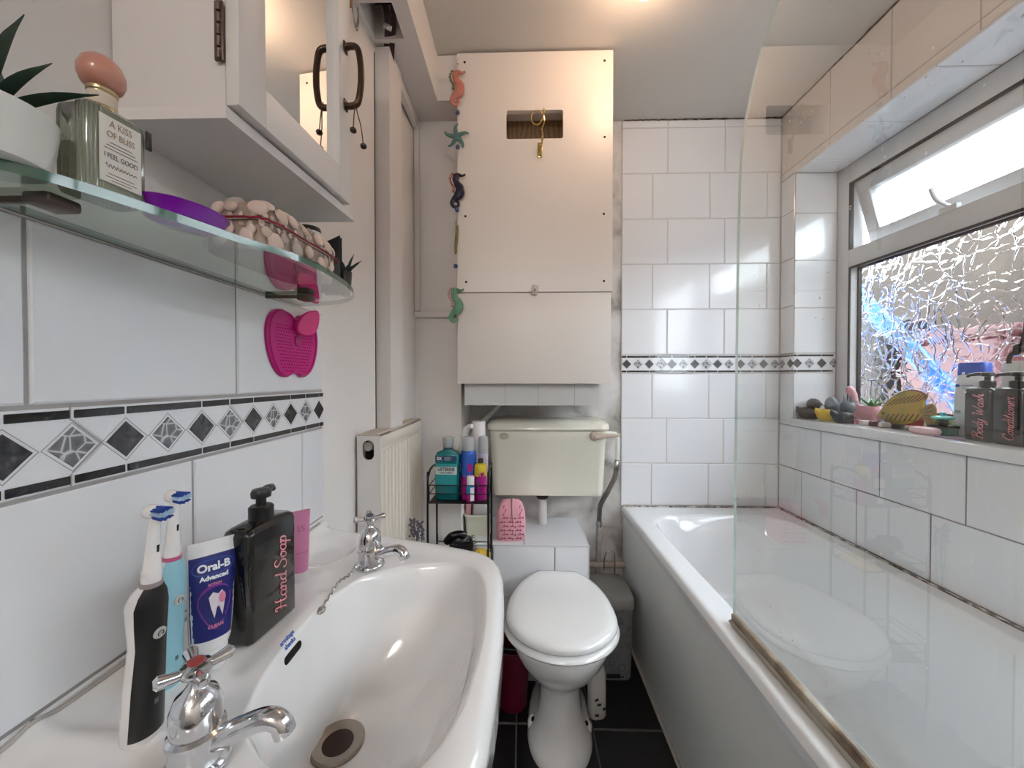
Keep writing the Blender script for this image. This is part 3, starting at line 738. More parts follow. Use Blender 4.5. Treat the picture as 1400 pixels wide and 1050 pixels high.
# =================================================================== CISTERN
M_CREAM = mat('cream_ceramic_cistern', '#ece9da', 0.16, var=.02, scale=4, coat=.4)
ci = thing('toilet_cistern', 'cream toilet cistern mounted on the damp wall', 'cistern', (.108, 1.59, .666))
def crec(w, y0, y1, z, r=.03):                        # loop with rounded front corners
    c = .108; out = [(x + c, y0 + (y1 - y0) / 2 + yy, z) for x, yy in rrect(w, y1 - y0, r, 4)]
    return out
cb = MB()
cb.loft([crec(.440, 1.508, YB + .005, .668, .02), crec(.452, 1.502, YB + .005, .690, .03), crec(.470, 1.500, YB + .005, .885, .03), crec(.474, 1.496, YB + .005, .893, .03), crec(.476, 1.496, YB + .005, .928, .03), crec(.470, 1.500, YB + .005, .933, .03)])
cb.build('tank', M_CREAM, ci, world=True)
MB().loft([crec(.486, 1.488, YB + .006, .935, .03), crec(.494, 1.484, YB + .006, .941, .034), crec(.490, 1.488, YB + .006, .958, .034), crec(.470, 1.502, YB + .006, .970, .034), crec(.40, 1.55, YB, .976, .03)]).build('lid', M_CREAM, ci, world=True)
bd = MB().loft([[(x, -.0, z) for x, z in [(.019 * math.cos(t), .0125 * math.sin(t)) for t in np.linspace(0, 2 * PI, 24, False)]], [(x, -.004, z) for x, z in [(.017 * math.cos(t), .0105 * math.sin(t)) for t in np.linspace(0, 2 * PI, 24, False)]]]).build('maker_badge', mat('silver_badge', '#b9b4a6', .3, .6), ci, Vector((-.070, 1.4955, .911)) - ci.location)
M_LEV = mat('beige_lever', '#cdbcae', .3)
lv = MB().loft([sloop(.011, .007, 0), sloop(.010, .0065, .03), sloop(.007, .005, .075), sloop(.006, .004, .095), sloop(.002, .002, .1)])
lvo = lv.build('flush_lever', M_LEV, ci, Vector((.290, 1.480, .912)) - ci.location, (0, PI / 2 + -.08, 0))
MB().lathe([(.017, .0), (.017, .012), (.012, .018), (.005, .02)], 16).build('lever_boss', M_LEV, ci, Vector((.290, 1.497, .912)) - ci.location, (PI / 2, 0, 0))
# flush pipe into the ledge
MB().lathe([(.019, ZL - .02), (.019, .60), (.0175, .635)], 20).build('flush_pipe', mat('white_flush_pipe', '#e0dcdc', .3), ci, Vector((.090, 1.60, 0)) - ci.location)
MB().lathe([(.020, .628), (.026, .634), (.026, .660), (.02, .668)], 16).build('flush_nut', mat('black_nut', '#191312', .4), ci, Vector((.090, 1.60, 0)) - ci.location)

# water supply --------------------------------------------------------------
ws = thing('water_supply_pipe', 'flexible braided water hose and white pipe feeding the cistern', 'pipe', (.36, 1.64, .2))
MB().tube(smooth([(.335, 1.62, .905), (.385, 1.625, .905), (.408, 1.63, .90), (.418, 1.63, .875), (.416, 1.63, .77)], 6), .009, 10).build('white_elbow_pipe', mat('white_pipe_paint', '#e6e8e2', .35), ws, world=True)
MB().tube(smooth([(.414, 1.63, .765), (.406, 1.632, .71), (.375, 1.635, .645), (.347, 1.638, .59), (.342, 1.64, .54), (.341, 1.64, .515)], 6), .0105, 12).build('braided_hose', ramp_mat('braided_steel', 'wave', [(.2, '#4d4a48'), (.6, '#8f8b88')], .35, .7, scale=220), ws, world=True)
MB().lathe([(.013, 0), (.013, .02), (.010, .024), (.010, .034)], 8).build('hose_nut', M_STEEL, ws, Vector((.415, 1.63, .757)) - ws.location)
MB().lathe([(.010, 0), (.013, .006), (.013, .026), (.009, .034)], 8).build('hose_nut', M_STEEL, ws, Vector((.341, 1.64, .488)) - ws.location)
MB().tube([(.341, 1.64, .49), (.338, 1.64, .35), (.335, 1.64, .26)], .011, 10).build('painted_riser', mat('flaking_pipe_paint', '#c4bfba', .6, var=.25, scale=60), ws, world=True)
MB().tube([(.262, 1.64, .325), (.36, 1.64, .325), (.452, 1.64, .325)], .014, 12).build('wall_pipe', mat('beige_pipe_paint', '#b9ada2', .5, var=.15, scale=30), ws, world=True)
MB().tube(smooth([(.36, 1.625, .31), (.358, 1.612, .36), (.368, 1.61, .395), (.398, 1.61, .395), (.404, 1.612, .35), (.404, 1.62, .28)], 5), .0025, 6).build('wire_loop', M_STEEL, ws, world=True)
op = thing('overflow_pipe', 'thin white pipe slanting down from under the boiler cupboard', 'pipe', (-.15, 1.6, .9))
MB().tube([Vector((-.085, 1.60, 1.04)) - op.location, Vector((-.195, 1.60, .925)) - op.location, Vector((-.207, 1.60, .905)) - op.location], .010, 10).build('pipe_run', mat('white_pipe_paint', '#e6e8e2', .35), op)
MB().tube([Vector((-.207, 1.60, .91)) - op.location, Vector((-.207, 1.60, .515)) - op.location], .010, 10).build('pipe_drop', mat('white_pipe_paint', '#e6e8e2', .35), op)

# =================================================================== TOILET
M_SEAT = mat('white_gloss_seat', '#f1f1f2', 0.10, var=.005, coat=.6)
to = thing('toilet', 'white toilet with its lid closed beside the bathtub', 'toilet', (.120, 1.15, 0), (0, 0, -.06))
def egg(hw, yf, yb, z, N=48, nb=3.0, nf=2.1, yc=None, cut=1.0):
    """rounded front towards -y, squarer back"""
    yc = yc if yc is not None else yf + (yb - yf) * .5; out = []
    for i in range(N):
        t = 2 * PI * i / N; c, s = math.cos(t), math.sin(t)
        n = nb if s > 0 else nf; L = (yb - yc) * cut if s > 0 else (yc - yf)
        out.append((hw * math.copysign(abs(c) ** (2 / n), c), min(yb, yc + L * math.copysign(abs(s) ** (2 / n), s)), z))
    return out
pb = MB()
prof = [(.0, .100, -.100, .235), (.012, .102, -.104, .235), (.03, .094, -.088, .235), (.055, .080, -.066, .235), (.10, .066, -.052, .235), (.15, .062, -.048, .235), (.195, .064, -.052, .235), (.222, .074, -.066, .235), (.245, .092, -.090, .235), (.275, .118, -.122, .235), (.315, .142, -.150, .235), (.355, .156, -.168, .236), (.380, .160, -.173, .238), (.388, .156, -.170, .236)]
pb.loft([egg(hw, yf, yb, z, nb=4.0, yc=.03) for z, hw, yf, yb in prof])
pb.build('pan', M_CERAM, to, angle=60)
def ring_loft(sc):
    return [egg(a, b, c, z, N=72, nb=2.0, nf=2.0, yc=-.03, cut=1.10) for z, a, b, c in sc]
MB().loft(ring_loft([(.390, .158, -.174, .205), (.392, .168, -.186, .215), (.400, .173, -.192, .218), (.408, .170, -.188, .216), (.412, .160, -.178, .21)])).build('seat', M_SEAT, to, angle=60)
MB().loft(ring_loft([(.413, .154, -.172, .205), (.415, .163, -.182, .214), (.423, .167, -.186, .217), (.432, .165, -.183, .216), (.438, .158, -.176, .212), (.4415, .14, -.155, .20), (.4425, .10, -.11, .17), (.443, .03, -.03, .06)])).build('lid', M_SEAT, to, angle=60)
for s in (-1, 1):
    MB().tube([(s * .055 - .018, .222, .418), (s * .055 + .018, .222, .418)], .010, 12).build('hinge', M_SEAT, to)
    MB().lathe([(.007, 0), (.007, .004), (.004, .007)], 10).build('floor_bolt', M_DARK, to, (s * .083, .03, .048), (0, s * 1.15, 0))
    MB().lathe([(.018, .0), (.018, .038), (.012, .046)], 14).build('base_lug', M_CERAM, to, (s * .084, .04, .0))

# =================================================================== BASIN
ZB = .813; YC = .472
fw = [(-.4445, .348), (-.40, .338), (-.30, .308), (-.165, .268), (-.10, .244), (-.074, .232), (-.055, .216), (-.044, .200), (-.036, .178), (-.031, .15), (-.027, .10), (-.0245, .05), (-.024, 0)]
outl = [(x, YC + w) for x, w in fw] + [(x, YC - w) for x, w in fw[::-1]][1:]
bin_ = [(-.20, .645), (-.119, .656), (-.079, .632), (-.056, .575), (-.047, .472), (-.056, .369), (-.079, .312), (-.119, .288), (-.20, .299), (-.258, .335), (-.280, .385), (-.287, .43), (-.288, .472), (-.287, .514), (-.281, .56), (-.258, .610)]
bowl = [(p.x, p.y) for p in smooth([Vector((a, b, 0)) for a, b in bin_], 5, True)]
WX, WYc = -.243, .482
_b = np.array(bowl) - np.array([[WX, WYc]]); _a = np.arctan2(_b[:, 1], _b[:, 0]); _o = np.argsort(_a)
BA = np.concatenate([_a[_o] - 2 * PI, _a[_o], _a[_o] + 2 * PI]); BR = np.tile(np.hypot(_b[_o, 0], _b[_o, 1]), 3)
def basin_z(P):
    d, ins = seg_dist(P, bowl)
    rel = P - np.array([[WX, WYc]]); ang = np.arctan2(rel[:, 1], rel[:, 0])
    rr0 = np.hypot(rel[:, 0], rel[:, 1]); rho = np.clip((rr0 - .030) / (np.interp(ang, BA, BR) - .030), 0, 1)
    z = ZB - np.where(ins, .152 * (1 - rho ** 2.3) * (.25 + .75 * sstep(d / .022)) + .004 * sstep(d / .010), 0)
    # raised lip at the wall and tray hollows at both ends of the back deck
    z += .010 * np.exp(-((P[:, 0] + .445) / .018) ** 2) * 1.0
    for yy in (YC - .235, YC + .235):
        q = np.sqrt(((P[:, 0] + .372) / .050) ** 2 + ((P[:, 1] - yy) / .060) ** 2)
        z -= .016 * (1 - sstep((q - .55) / .6))
    # ribs of the deck between tray and middle shelf
    for yy in (YC - .150, YC + .150): z += .006 * np.exp(-((P[:, 1] - yy) / .012) ** 2) * (1 - sstep((P[:, 0] + .36) / .05))
    # overhang ledge in front of the middle shelf
    z += .004 * (1 - sstep((np.abs(P[:, 1] - YC) - .075) / .03)) * np.exp(-((P[:, 0] + .30) / .018) ** 2)
    do, io = seg_dist(P, outl)
    fr = np.where(P[:, 0] > -.43, do, .1); r = .017
    z -= np.where(fr < r, r - np.sqrt(np.maximum(0, r * r - (r - fr) ** 2)), 0)
    z += .004 * np.exp(-((do - .03) / .02) ** 2) * (P[:, 0] > -.3)
    return z
sxs = np.concatenate([np.linspace(-.4445, -.40, 14)[:-1], np.linspace(-.40, -.31, 34)[:-1], np.linspace(-.31, -.24, 50)[:-1], np.linspace(-.24, -.08, 60)[:-1], np.linspace(-.08, -.024, 40)])
fX = np.array([f[0] for f in fw]); fW = np.array([f[1] for f in fw])
hw = np.interp(sxs, fX, fW)
us = np.sin(np.linspace(-PI / 2, PI / 2, 200)) * .5 + np.linspace(-1, 1, 200) * .5
PX = np.repeat(sxs, 200); PY = (YC + hw[:, None] * us[None, :]).ravel()
PZ = basin_z(np.stack([PX, PY], 1)); nx = len(sxs); ny = 200
sk = MB().add(list(zip(PX, PY, PZ)), [(i * ny + j, (i + 1) * ny + j, (i + 1) * ny + j + 1, i * ny + j + 1) for i in range(nx - 1) for j in range(ny - 1)])
edge = [(PX[i * ny], PY[i * ny], PZ[i * ny]) for i in range(nx)] + [(PX[i * ny + ny - 1], PY[i * ny + ny - 1], PZ[i * ny + ny - 1]) for i in range(nx - 1, -1, -1)]
def shr(k, z): return [(-.4445 + (x + .4445) * k, YC + (y - YC) * k, z) for x, y, _ in edge]
sk.loft([edge, [(x, y, ZB - .05) for x, y, _ in edge], shr(.97, ZB - .062), shr(.80, ZB - .10), shr(.55, ZB - .19), shr(.40, ZB - .21)], (False, True), close=False)
bs = thing('washbasin', 'white wall-mounted washbasin on a pedestal under the glass shelf', 'basin', (-.30, YC, 0))
sk.build('bowl', M_CERAM, bs, world=True, angle=70, fix=False)
MB().loft([sloop(.10, .11, 0, 3), sloop(.085, .10, .04, 3), sloop(.07, .085, .3, 2.6), sloop(.09, .10, .60, 2.6)]).build('pedestal', M_CERAM, bs, (-.045, 0, 0))
sm = MB(); q_ = random.Random(6); pts_ = [(-.4418, YC - .33 + .66 * k / 60, deck_z) for k in range(61) for deck_z in [float(basin_z(np.array([[-.4435, YC - .33 + .66 * k / 60]]))[0]) + .001]]
sm.tube(pts_, .0022, 6); sm.build('sealant', mat('white_sealant', '#c9c4be', .5, var=.2, scale=30), bs, world=True)
for k in (24, 27, 31, 33, 38, 44):
    p = Vector(pts_[k]); n_ = q_.uniform(.002, .006)
    MB().tube([p + Vector((.0018, -n_, .001)), p + Vector((.0018, n_, .001))], [.0008, .0016], 6).build('mould_fleck', mat('black_mould', '#1e1917', .9), bs, world=True)
def basin_hit(px, py):
    d = ray(px, py); best = None
    for t in np.linspace(.15, 1.2, 3000):
        p = EYE + d * t
        if p.x < -.444 or p.x > -.024: continue
        if p.z < ZB + .02:
            if p.z <= basin_z(np.array([[p.x, p.y]]))[0]: return p
    return None
def basin_normal(p):
    e = .004
    zx = basin_z(np.array([[p.x + e, p.y], [p.x - e, p.y], [p.x, p.y + e], [p.x, p.y - e]]))
    return Vector((-(zx[0] - zx[1]) / (2 * e), -(zx[2] - zx[3]) / (2 * e), 1)).normalized()
def frame_on(p, n, along):
    a = (along - n * along.dot(n)).normalized(); b = n.cross(a)
    M = Matrix((a, b, n)).transposed().to_4x4(); M.translation = p
    return M
zw = float(basin_z(np.array([[WX, WYc]]))[0])
M = Matrix.Translation((WX, WYc, zw + .0006))
wsr = MB().lathe([(.0335, -.004), (.0335, .002), (.031, .0042), (.022, .0022), (.0195, .0012), (.0195, .0009)], 36, M=M, caps=(False, False)).build('waste_ring', mat('dull_waste_metal', '#a79d92', .28, 1.0, var=.1), bs, world=True)
MB().lathe([(.0198, .0011), (.004, .0008)], 28, M=M).build('waste_hole', mat('rusty_drain', '#2a130b', .6), bs, world=True)
p = basin_hit(400, 892); nrm = basin_normal(p)
M = frame_on(p, nrm, Vector((0, 1, 0)))
MB().prism(rrect(.036, .0095, .0046, 4), lambda u, v, t: (u, v, t), -.002, .0012, M=M).build('overflow_slot', M_DARK, bs, world=True)
p = basin_hit(394, 876); nrm = basin_normal(p)
M = frame_on(p + nrm * .0006, nrm, Vector((0, 1, 0)))
M_BLUEINK = mat('blue_print', '#3c63b4', .4)
lg = text_part('maker_print', 'armitage\nshanks', .0075, M_BLUEINK, bs, (0, 0, 0), (0, 0, 0), bold=.0002)
lg.matrix_local = Matrix.Translation(-bs.location) @ M

# taps -------------------------------------------------------------------------
def pillar_tap(name, label, p, rz, dot):
    t = thing(name, label, 'tap', p, (0, 0, rz))
    MB().lathe([(.0235, 0), (.0245, .003), (.0235, .006), (.0195, .009), (.0185, .022), (.0195, .026)], 28).build('base_flange', M_CHROME, t)
    MB().lathe([(.0195, .025), (.0205, .028), (.0205, .032), (.0175, .034), (.0185, .040), (.0180, .052), (.0145, .062), (.0095, .066), (.0075, .069), (.0055, .072), (.0055, .080)], 28).build('bell_body', M_CHROME, t)
    MB().tube(smooth([(.006, 0, .020), (.022, 0, .025), (.044, 0, .034), (.058, 0, .037), (.067, 0, .033), (.071, 0, .024)], 6), [.0098] * 4 + [.0092] * 6 + [.0086] * 8 + [.0084] * 8 + [.0088] * 5, 16).build('spout', M_CHROME, t)
    h = MB().lathe([(.0055, .076), (.010, .079), (.0115, .083), (.0105, .087), (.006, .089)], 20).build('handle_hub', M_CHROME, t)
    for k in range(4):
        a = PI / 4 + k * PI / 2
        MB().tube([(.006 * math.cos(a), .006 * math.sin(a), .083), (.014 * math.cos(a), .014 * math.sin(a), .0835), (.024 * math.cos(a), .024 * math.sin(a), .085), (.0265 * math.cos(a), .0265 * math.sin(a), .085)], [.0040, .0042, .0056, .003], 12).build('handle_arm', M_CHROME, h)
    MB().lathe([(.0062, .0885), (.0058, .0905), (.002, .0915)], 16).build('indicator', dot, h)
    return t
M_RED = mat('red_indicator', '#9a3c3a', .3); M_BLU = mat('blue_indicator', '#43506e', .3)
tp = pillar_tap('pillar_tap', 'chrome pillar tap with a red dot in front of the toothbrushes', Vector((-.272, .302, ZB + .002)), .10, M_RED)
pillar_tap('pillar_tap', 'chrome pillar tap with the plug chain at the radiator end', Vector((-.264, .640, ZB + .001)), -.30, M_BLU)
# plug chain hanging from the far tap
ch = thing('plug_chain', 'thin metal plug chain running from the tap into the basin', 'chain', (-.283, .62, ZB + .01))
p0 = Vector((-.280, .622, ZB + .012)); p1 = basin_hit(438, 838) + Vector((0.001, 0, .004))
path = smooth([p0, p0 + Vector((-.004, -.018, -.008)), p0.lerp(p1, .5) + Vector((-.004, 0, .0035)), p1], 8)
cl = [0.0]
for a, b in zip(path[:-1], path[1:]): cl.append(cl[-1] + (b - a).length)
linkm = MB(); linkm.tube([(.0042 * math.cos(t), .0022 * math.sin(t), 0) for t in np.linspace(0, 2 * PI, 13)], .0008, 5, caps=(False, False))
lme = linkm.mesh('chain_link', M_STEEL, 60)
nl = int(cl[-1] / .0062)
for k in range(nl):
    s = (k + .5) / nl * cl[-1]; i = max(j for j in range(len(cl)) if cl[j] <= s); i = min(i, len(path) - 2)
    q = path[i].lerp(path[i + 1], (s - cl[i]) / max(1e-9, cl[i + 1] - cl[i])); d = (path[i + 1] - path[i]).normalized()
    o = link('chain_link', lme, ch, q - ch.location)
    o.rotation_mode = 'QUATERNION'; o.rotation_quaternion = d.to_track_quat('X', 'Z') @ Euler((PI / 2 * (k % 2), 0, 0)).to_quaternion()
MB().sphere((0, 0, 0), .0062, 10, sc=(1, 1.3, .7)).build('chain_stay', M_STEEL, ch, p1 - ch.location)

# =================================================================== RADIATOR
M_RAD = mat('cream_radiator_enamel', '#e9e0d3', .35, var=.02); M_RADE = mat('white_radiator_side', '#ddd9d6', .35, var=.03)
ra = thing('radiator', 'cream panel radiator with vertical ridges on the left wall', 'radiator', (-.40, 1.18, .38), (0, 0, 0))
ry0, ry1, rz0, rz1, rf, rb = .972, 1.390, .38, .990, -.374, -.434
rb_ = MB(); rb_.rbox(rf - .012, rf - .004, ry0 + .006, ry1 - .006, rz0, rz1 - .006, .003)
nr = 13
for k in range(nr):
    y = ry0 + .030 + (ry1 - ry0 - .060) * k / (nr - 1)
    rb_.loft([[(rf - .005, y - .010, z), (rf + .0005, y - .006, z), (rf + .0005, y + .006, z), (rf - .005, y + .010, z)] for z in (rz0 + .035, rz1 - .045)])
rb_.rbox(rf - .010, rf, ry0 + .004, ry1 - .004, rz1 - .036, rz1 - .004, .004)
rb_.rbox(rf - .010, rf, ry0 + .004, ry1 - .004, rz0, rz0 + .03, .004)
rb_.build('front_panel', M_RAD, ra, world=True)
# end cover with an oval hole
ov = [(u - .404, v + .952) for u, v in rrect(.030, .052, .0149, 6)]
co = [(rf, rz1), (rb, rz1), (rb, rz0), (rf, rz0)]; oo = []
for k, (u, v) in enumerate(ov):
    q = k // 7; i = k % 7; a, b = co[q]
    oo.append((a, b) if i == 3 else ((a, v) if (i < 3) == (q % 2 == 0) else (u, b)))
ec = MB(); Y = ry0
ec.loft([[(u, Y, v) for u, v in oo], [(u, Y, v) for u, v in ov], [(u, Y + .006, v) for u, v in ov], [(u, Y + .006, v) for u, v in oo], [(u, Y, v) for u, v in oo]], (False, False))
ec.build('end_cover', M_RADE, ra, world=True, angle=30)
MB().rbox(rb, rf, ry1 - .006, ry1, rz0, rz1 + .003, .002).build('end_cover', M_RADE, ra, world=True)
MB().rbox(rb + .002, rb + .012, ry0 + .008, ry1 - .008, rz0, rz1 - .01, .003).build('rear_panel', M_RADE, ra, world=True)
MB().lathe([(.013, -.01), (.013, .012), (.010, .016), (.003, .017)], 18).build('blanking_plug', mat('grey_plug', '#9b9792', .4, .4), ra, Vector((-.404, ry0 + .012, .962)) - ra.location, (PI / 2, 0, 0))
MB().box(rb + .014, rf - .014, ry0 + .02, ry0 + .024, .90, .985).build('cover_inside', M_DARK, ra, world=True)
tg = MB().rbox(rb, rf - .004, ry0, ry1 - .004, rz1, rz1 + .004, .0015)
for k in range(26): tg.box(rb + .010, rf - .014, ry0 + .02 + k * .0142, ry0 + .025 + k * .0142, rz1 + .0035, rz1 + .0048)
tg.build('top_grille', mat('dusty_grille', '#cfc4b8', .6, var=.15, scale=40), ra, world=True)
for y in (1.06, 1.30): MB().box(lw(y) + .0, rb + .004, y, y + .03, .50, .90).build('wall_bracket', M_RADE, ra, world=True)

# =================================================================== MIRROR CABINET
cab = thing('mirror_cabinet', 'white wall cabinet with a mirrored door above the glass shelf', 'cabinet', (-.40, .53, 1.42))
cz0, cz1 = 1.4215, 2.00
cy0, cy1 = .4005, .660
MB().rbox(XP + .001, -.323, cy0 + .003, cy1 - .006, cz0 + .014, cz1 - .015, .002).build('cabinet_body', M_WOODW, cab, world=True)
MB().prism([(XP + .001, cy0 - .003), (-.318, cy0 - .003), (-.2985, cy1 + .004), (XP + .001, cy1 + .004)], lambda u, v, t: (u, v, t), cz0, cz0 + .013).build('bottom_board', M_WOODW, cab, world=True)
MB().rbox(XP + .001, -.30, cy0 - .004, cy1 + .004, cz1 - .015, cz1, .002).build('top_board', M_WOODW, cab, world=True)
dA, dB = Vector((-.3215, cy0 + .001, 0)), Vector((-.3065, .634, 0))             # door hangs slightly open
dv = (dB - dA); dl = dv.length
drr = link('door', None, cab, Vector((dA.x, dA.y, cz0 + .016)) - cab.location, (0, 0, math.atan2(dv.y, dv.x)))
dh = cz1 - .018 - cz0 - .016
# door local: x along the door, y = -outwards, z up
so_ = -.0155
st = MB()
st.rbox(0, .040, so_, 0, 0, dh, .001).rbox(dl - .034, dl, so_, 0, 0, dh, .001).rbox(.040, dl - .034, so_, 0, 0, .047, .001).rbox(.040, dl - .034, so_, 0, dh - .05, dh, .001)
st.build('door_frame', M_WOODW, drr)
MB().box(.038, dl - .032, so_ + .011, so_ + .013, .045, dh - .048).build('mirror_glass', mat('mirror_silver', (.93, .94, .94), .012, 1.0, var=.0), drr)
MB().box(.040, dl - .034, so_ + .0135, -.001, .047, dh - .05).build('door_backing', M_WOODW, drr)
M_BRZ = mat('antique_bronze', '#5a463a', .32, .85, var=.2, scale=40)
hz_ = 1.640 - cz0 - .016
hd = MB().tube(smooth([(0, 0, -.047), (0, -.010, -.049), (0, -.022, -.044), (0, -.027, -.02), (0, -.028, 0), (0, -.027, .02), (0, -.022, .044), (0, -.010, .049), (0, 0, .047)], 5), .0052, 10)
hd.rbox(-.006, .006, -.003, 0, -.056, -.038, .002).rbox(-.006, .006, -.003, 0, .038, .056, .002)
hd.build('handle', M_BRZ, drr, (dl - .017, so_, hz_))
hg = MB().rbox(-.0015, .0015, -.005, .005, -.032, .032, .001)
for k in range(5): hg.tube([(-.002, -.001, -.031 + k * .0128), (-.002, -.001, -.021 + k * .0128)], .0022, 8)
hg.build('hinge', mat('old_hinge_metal', '#6b5a52', .4, .7), cab, Vector((-.3265, cy0 - .0008, 1.516)) - cab.location, (0, 0, PI / 2))
bc = thing('hair_tie', 'brown cord hair tie with two dark beads hanging from the cabinet handle', 'hair tie', (dB.x + .032, .617, 1.598))
o0 = Vector((0, 0, 0))
for e in ((-.0, -.010, -.052), (.010, .006, -.068)):
    MB().tube(smooth([(0, 0, .004), (e[0] * .2, e[1] * .3 - .002, -.015), (e[0] * .6, e[1] * .8, -.035), e], 5), .0009, 6).build('cord', mat('brown_cord', '#6b4a3a', .7), bc)
    MB().sphere(e, .0055, 8, sc=(1, 1, .85)).build('bead', mat('dark_bead', '#2c1d19', .3), bc)

# =================================================================== GLASS SHELF
ZG = 1.2865; TG = .008
sh = thing('glass_shelf', 'bow-fronted clear glass shelf with green edges above the tiles', 'shelf', (-.44, .492, ZG))
fr = [(-.4445, .742), (-.42, .740), (-.395, .735), (-.36, .722), (-.335, .706), (-.312, .682), (-.2935, .648), (-.282, .61), (-.275, .565), (-.272, .525), (-.2715, .492)]
fr2 = smooth([Vector((a, b, 0)) for a, b in fr], 4)
fr3 = smooth([Vector((a, b, 0)) for a, b in ((-.2715, .492), (-.281, .448), (-.300, .405), (-.321, .342), (-.344, .284), (-.362, .256), (-.385, .240), (-.415, .232), (-.4445, .230))], 4)
shp = [(q.x, q.y) for q in fr2] + [(q.x, q.y) for q in fr3[1:]]
M_SHG = sheet_glass('shelf_glass', (.86, .94, .89), 1.52); M_SHE = mat('dark_green_edge', '#3c6a55', .15, var=.25, scale=30, coat=.5)
n = len(shp); g = MB()
g.add([(a, b, ZG) for a, b in shp] + [(a, b, ZG + TG) for a, b in shp], [tuple(range(n))], 0)
g.f.append(tuple(range(2 * n - 1, n - 1, -1))); g.m.append(0)
for i in range(n): g.f.append((i, (i + 1) % n, n + (i + 1) % n, n + i)); g.m.append(1)
g.build('glass_plate', [M_SHG, M_SHE], sh, world=True, angle=30)
for y in (.290, .640):
    b = MB().rbox(-.4448, -.375, y - .0025, y + .0025, ZG - .006, ZG - .0005, .001)
    b.rbox(-.385, -.363, y - .012, y + .012, ZG - .011, ZG - .001, .003)
    b.build('shelf_bracket', mat('dark_bracket', '#5d534c', .3, .8), sh, world=True)

# =================================================================== THINGS ON THE BASIN
ZD = ZB + .0005
def deck(x, y): return float(basin_z(np.array([[x, y]]))[0])
M_WPL = mat('white_gloss_plastic', '#e8e6e6', .22, var=.02); M_BPL = mat('black_satin_plastic', '#111315', .3, var=.1)
M_NYL = mat('white_bristle', '#a9c3dd', .6); M_NYLB = mat('blue_bristle', '#123f9e', .55)
def toothbrush(label, loc, rot, body, back, ring):
    t = thing('electric_toothbrush', label, 'toothbrush', loc, rot, None); t.scale = (.92, .92, .83)
    # local +x = brush side, looks into the room
    prof = [(0, .0135, .0150), (.004, .0148, .0160), (.06, .0140, .0150), (.105, .0128, .0135), (.130, .0145, .0145), (.148, .0155, .0150), (.160, .0125, .0125), (.168, .0085, .0085)]
    cxs = [0, 0, 0, .001, -.001, -.002, 0, .002]
    MB().loft([sloop(a, b, z, 2.3, cx) for (z, a, b), cx in zip(prof, cxs)]).build('handle', back, t)
    f = MB(); fl = []
    for (z, a, b), cx in zip(prof[1:], cxs[1:]):
        fl.append([(cx + (a + .0009) * math.cos(q), (b + .0009) * math.sin(q), z + (.004 if z < .01 else 0)) for q in np.linspace(-1.25, 1.25, 12)] + [(cx + (a - .002) * math.cos(q), (b - .002) * math.sin(q), z + (.004 if z < .01 else 0)) for q in np.linspace(1.25, -1.25, 12)])
    f.loft(fl).build('front_grip', body, t)
    bt = MB().lathe([(.0058, 0), (.0058, .0012), (.0045, .0018), (.001, .0018)], 18).build('power_button', mat('silver_button', '#c9c9c6', .3, .5), t, (.0142, 0, .118), (0, PI / 2, 0))
    MB().tube([(.0026 * math.cos(q), .0026 * math.sin(q), .0022) for q in np.linspace(.6, 2 * PI - .6, 12)], .0004, 5).box(-.0004, .0004, 0, 0, .0018, .0026).build('power_mark', M_BPL, bt)
    for k in range(2): MB().rbox(.0140, .0152, -.002, .002, .028 + k * .012, .034 + k * .012, .0004).build('charge_light', mat('grey_light_window', '#5d6166', .3), t)
    MB().lathe([(.0085, .167), (.0088, .170), (.0086, .173)], 20).build('colour_ring', ring, t, (.002, 0, 0))
    hp = [(.173, .0080), (.182, .0078), (.190, .0068), (.215, .0056), (.236, .0048), (.244, .0046)]
    MB().loft([sloop(r, r, z, 2, .002) for z, r in hp]).build('brush_neck', M_WPL, t)
    for k in range(3): MB().lathe([(.0082, .175 + .004 * k), (.0082, .176 + .004 * k)], 18).build('neck_rib', M_WPL, t, (.002, 0, 0))
    MB().rbox(.0066, .0082, -.0012, .0012, .205, .213, .0003).build('neck_slot', M_BPL, t)
    MB().lathe([(.0072, 0), (.0076, .002), (.0072, .009), (.006, .0105)], 20).build('head_cup', M_WPL, t, (-.0045, 0, .248), (0, PI / 2, 0))
    br = MB(); rr = random.Random(5)
    br2 = MB()
    for a in range(44):
        q = a * 2.399; r = .0066 * math.sqrt((a + .5) / 44)
        tgt = br2 if abs(r * math.sin(q)) < .0026 else br
        y, z = r * math.cos(q), r * math.sin(q)
        tgt.tube([(.005, y, z), (.0155 + rr.uniform(-.0006, .0006), y * 1.12, z * 1.12)], .0011, 6)
    br.build('blue_bristles', M_NYLB, t, (0, 0, .248)); br2.build('white_bristles', M_NYL, t, (0, 0, .248))
    return t
toothbrush('electric toothbrush with a black grip and white back on the basin', (-.345, .326, deck(-.345, .326) - .001), (0, .075, -.12), M_BPL, M_WPL, mat('grey_ring', '#9c8f90', .4))
toothbrush('electric toothbrush with a pale blue grip on the basin', (-.379, .382, deck(-.379, .382) - .001), (0, .07, -.12), mat('pale_blue_rubber', '#8dbfce', .4), mat('white_blue_back', '#cfe0e4', .3), mat('pink_ring', '#c0577d', .4))

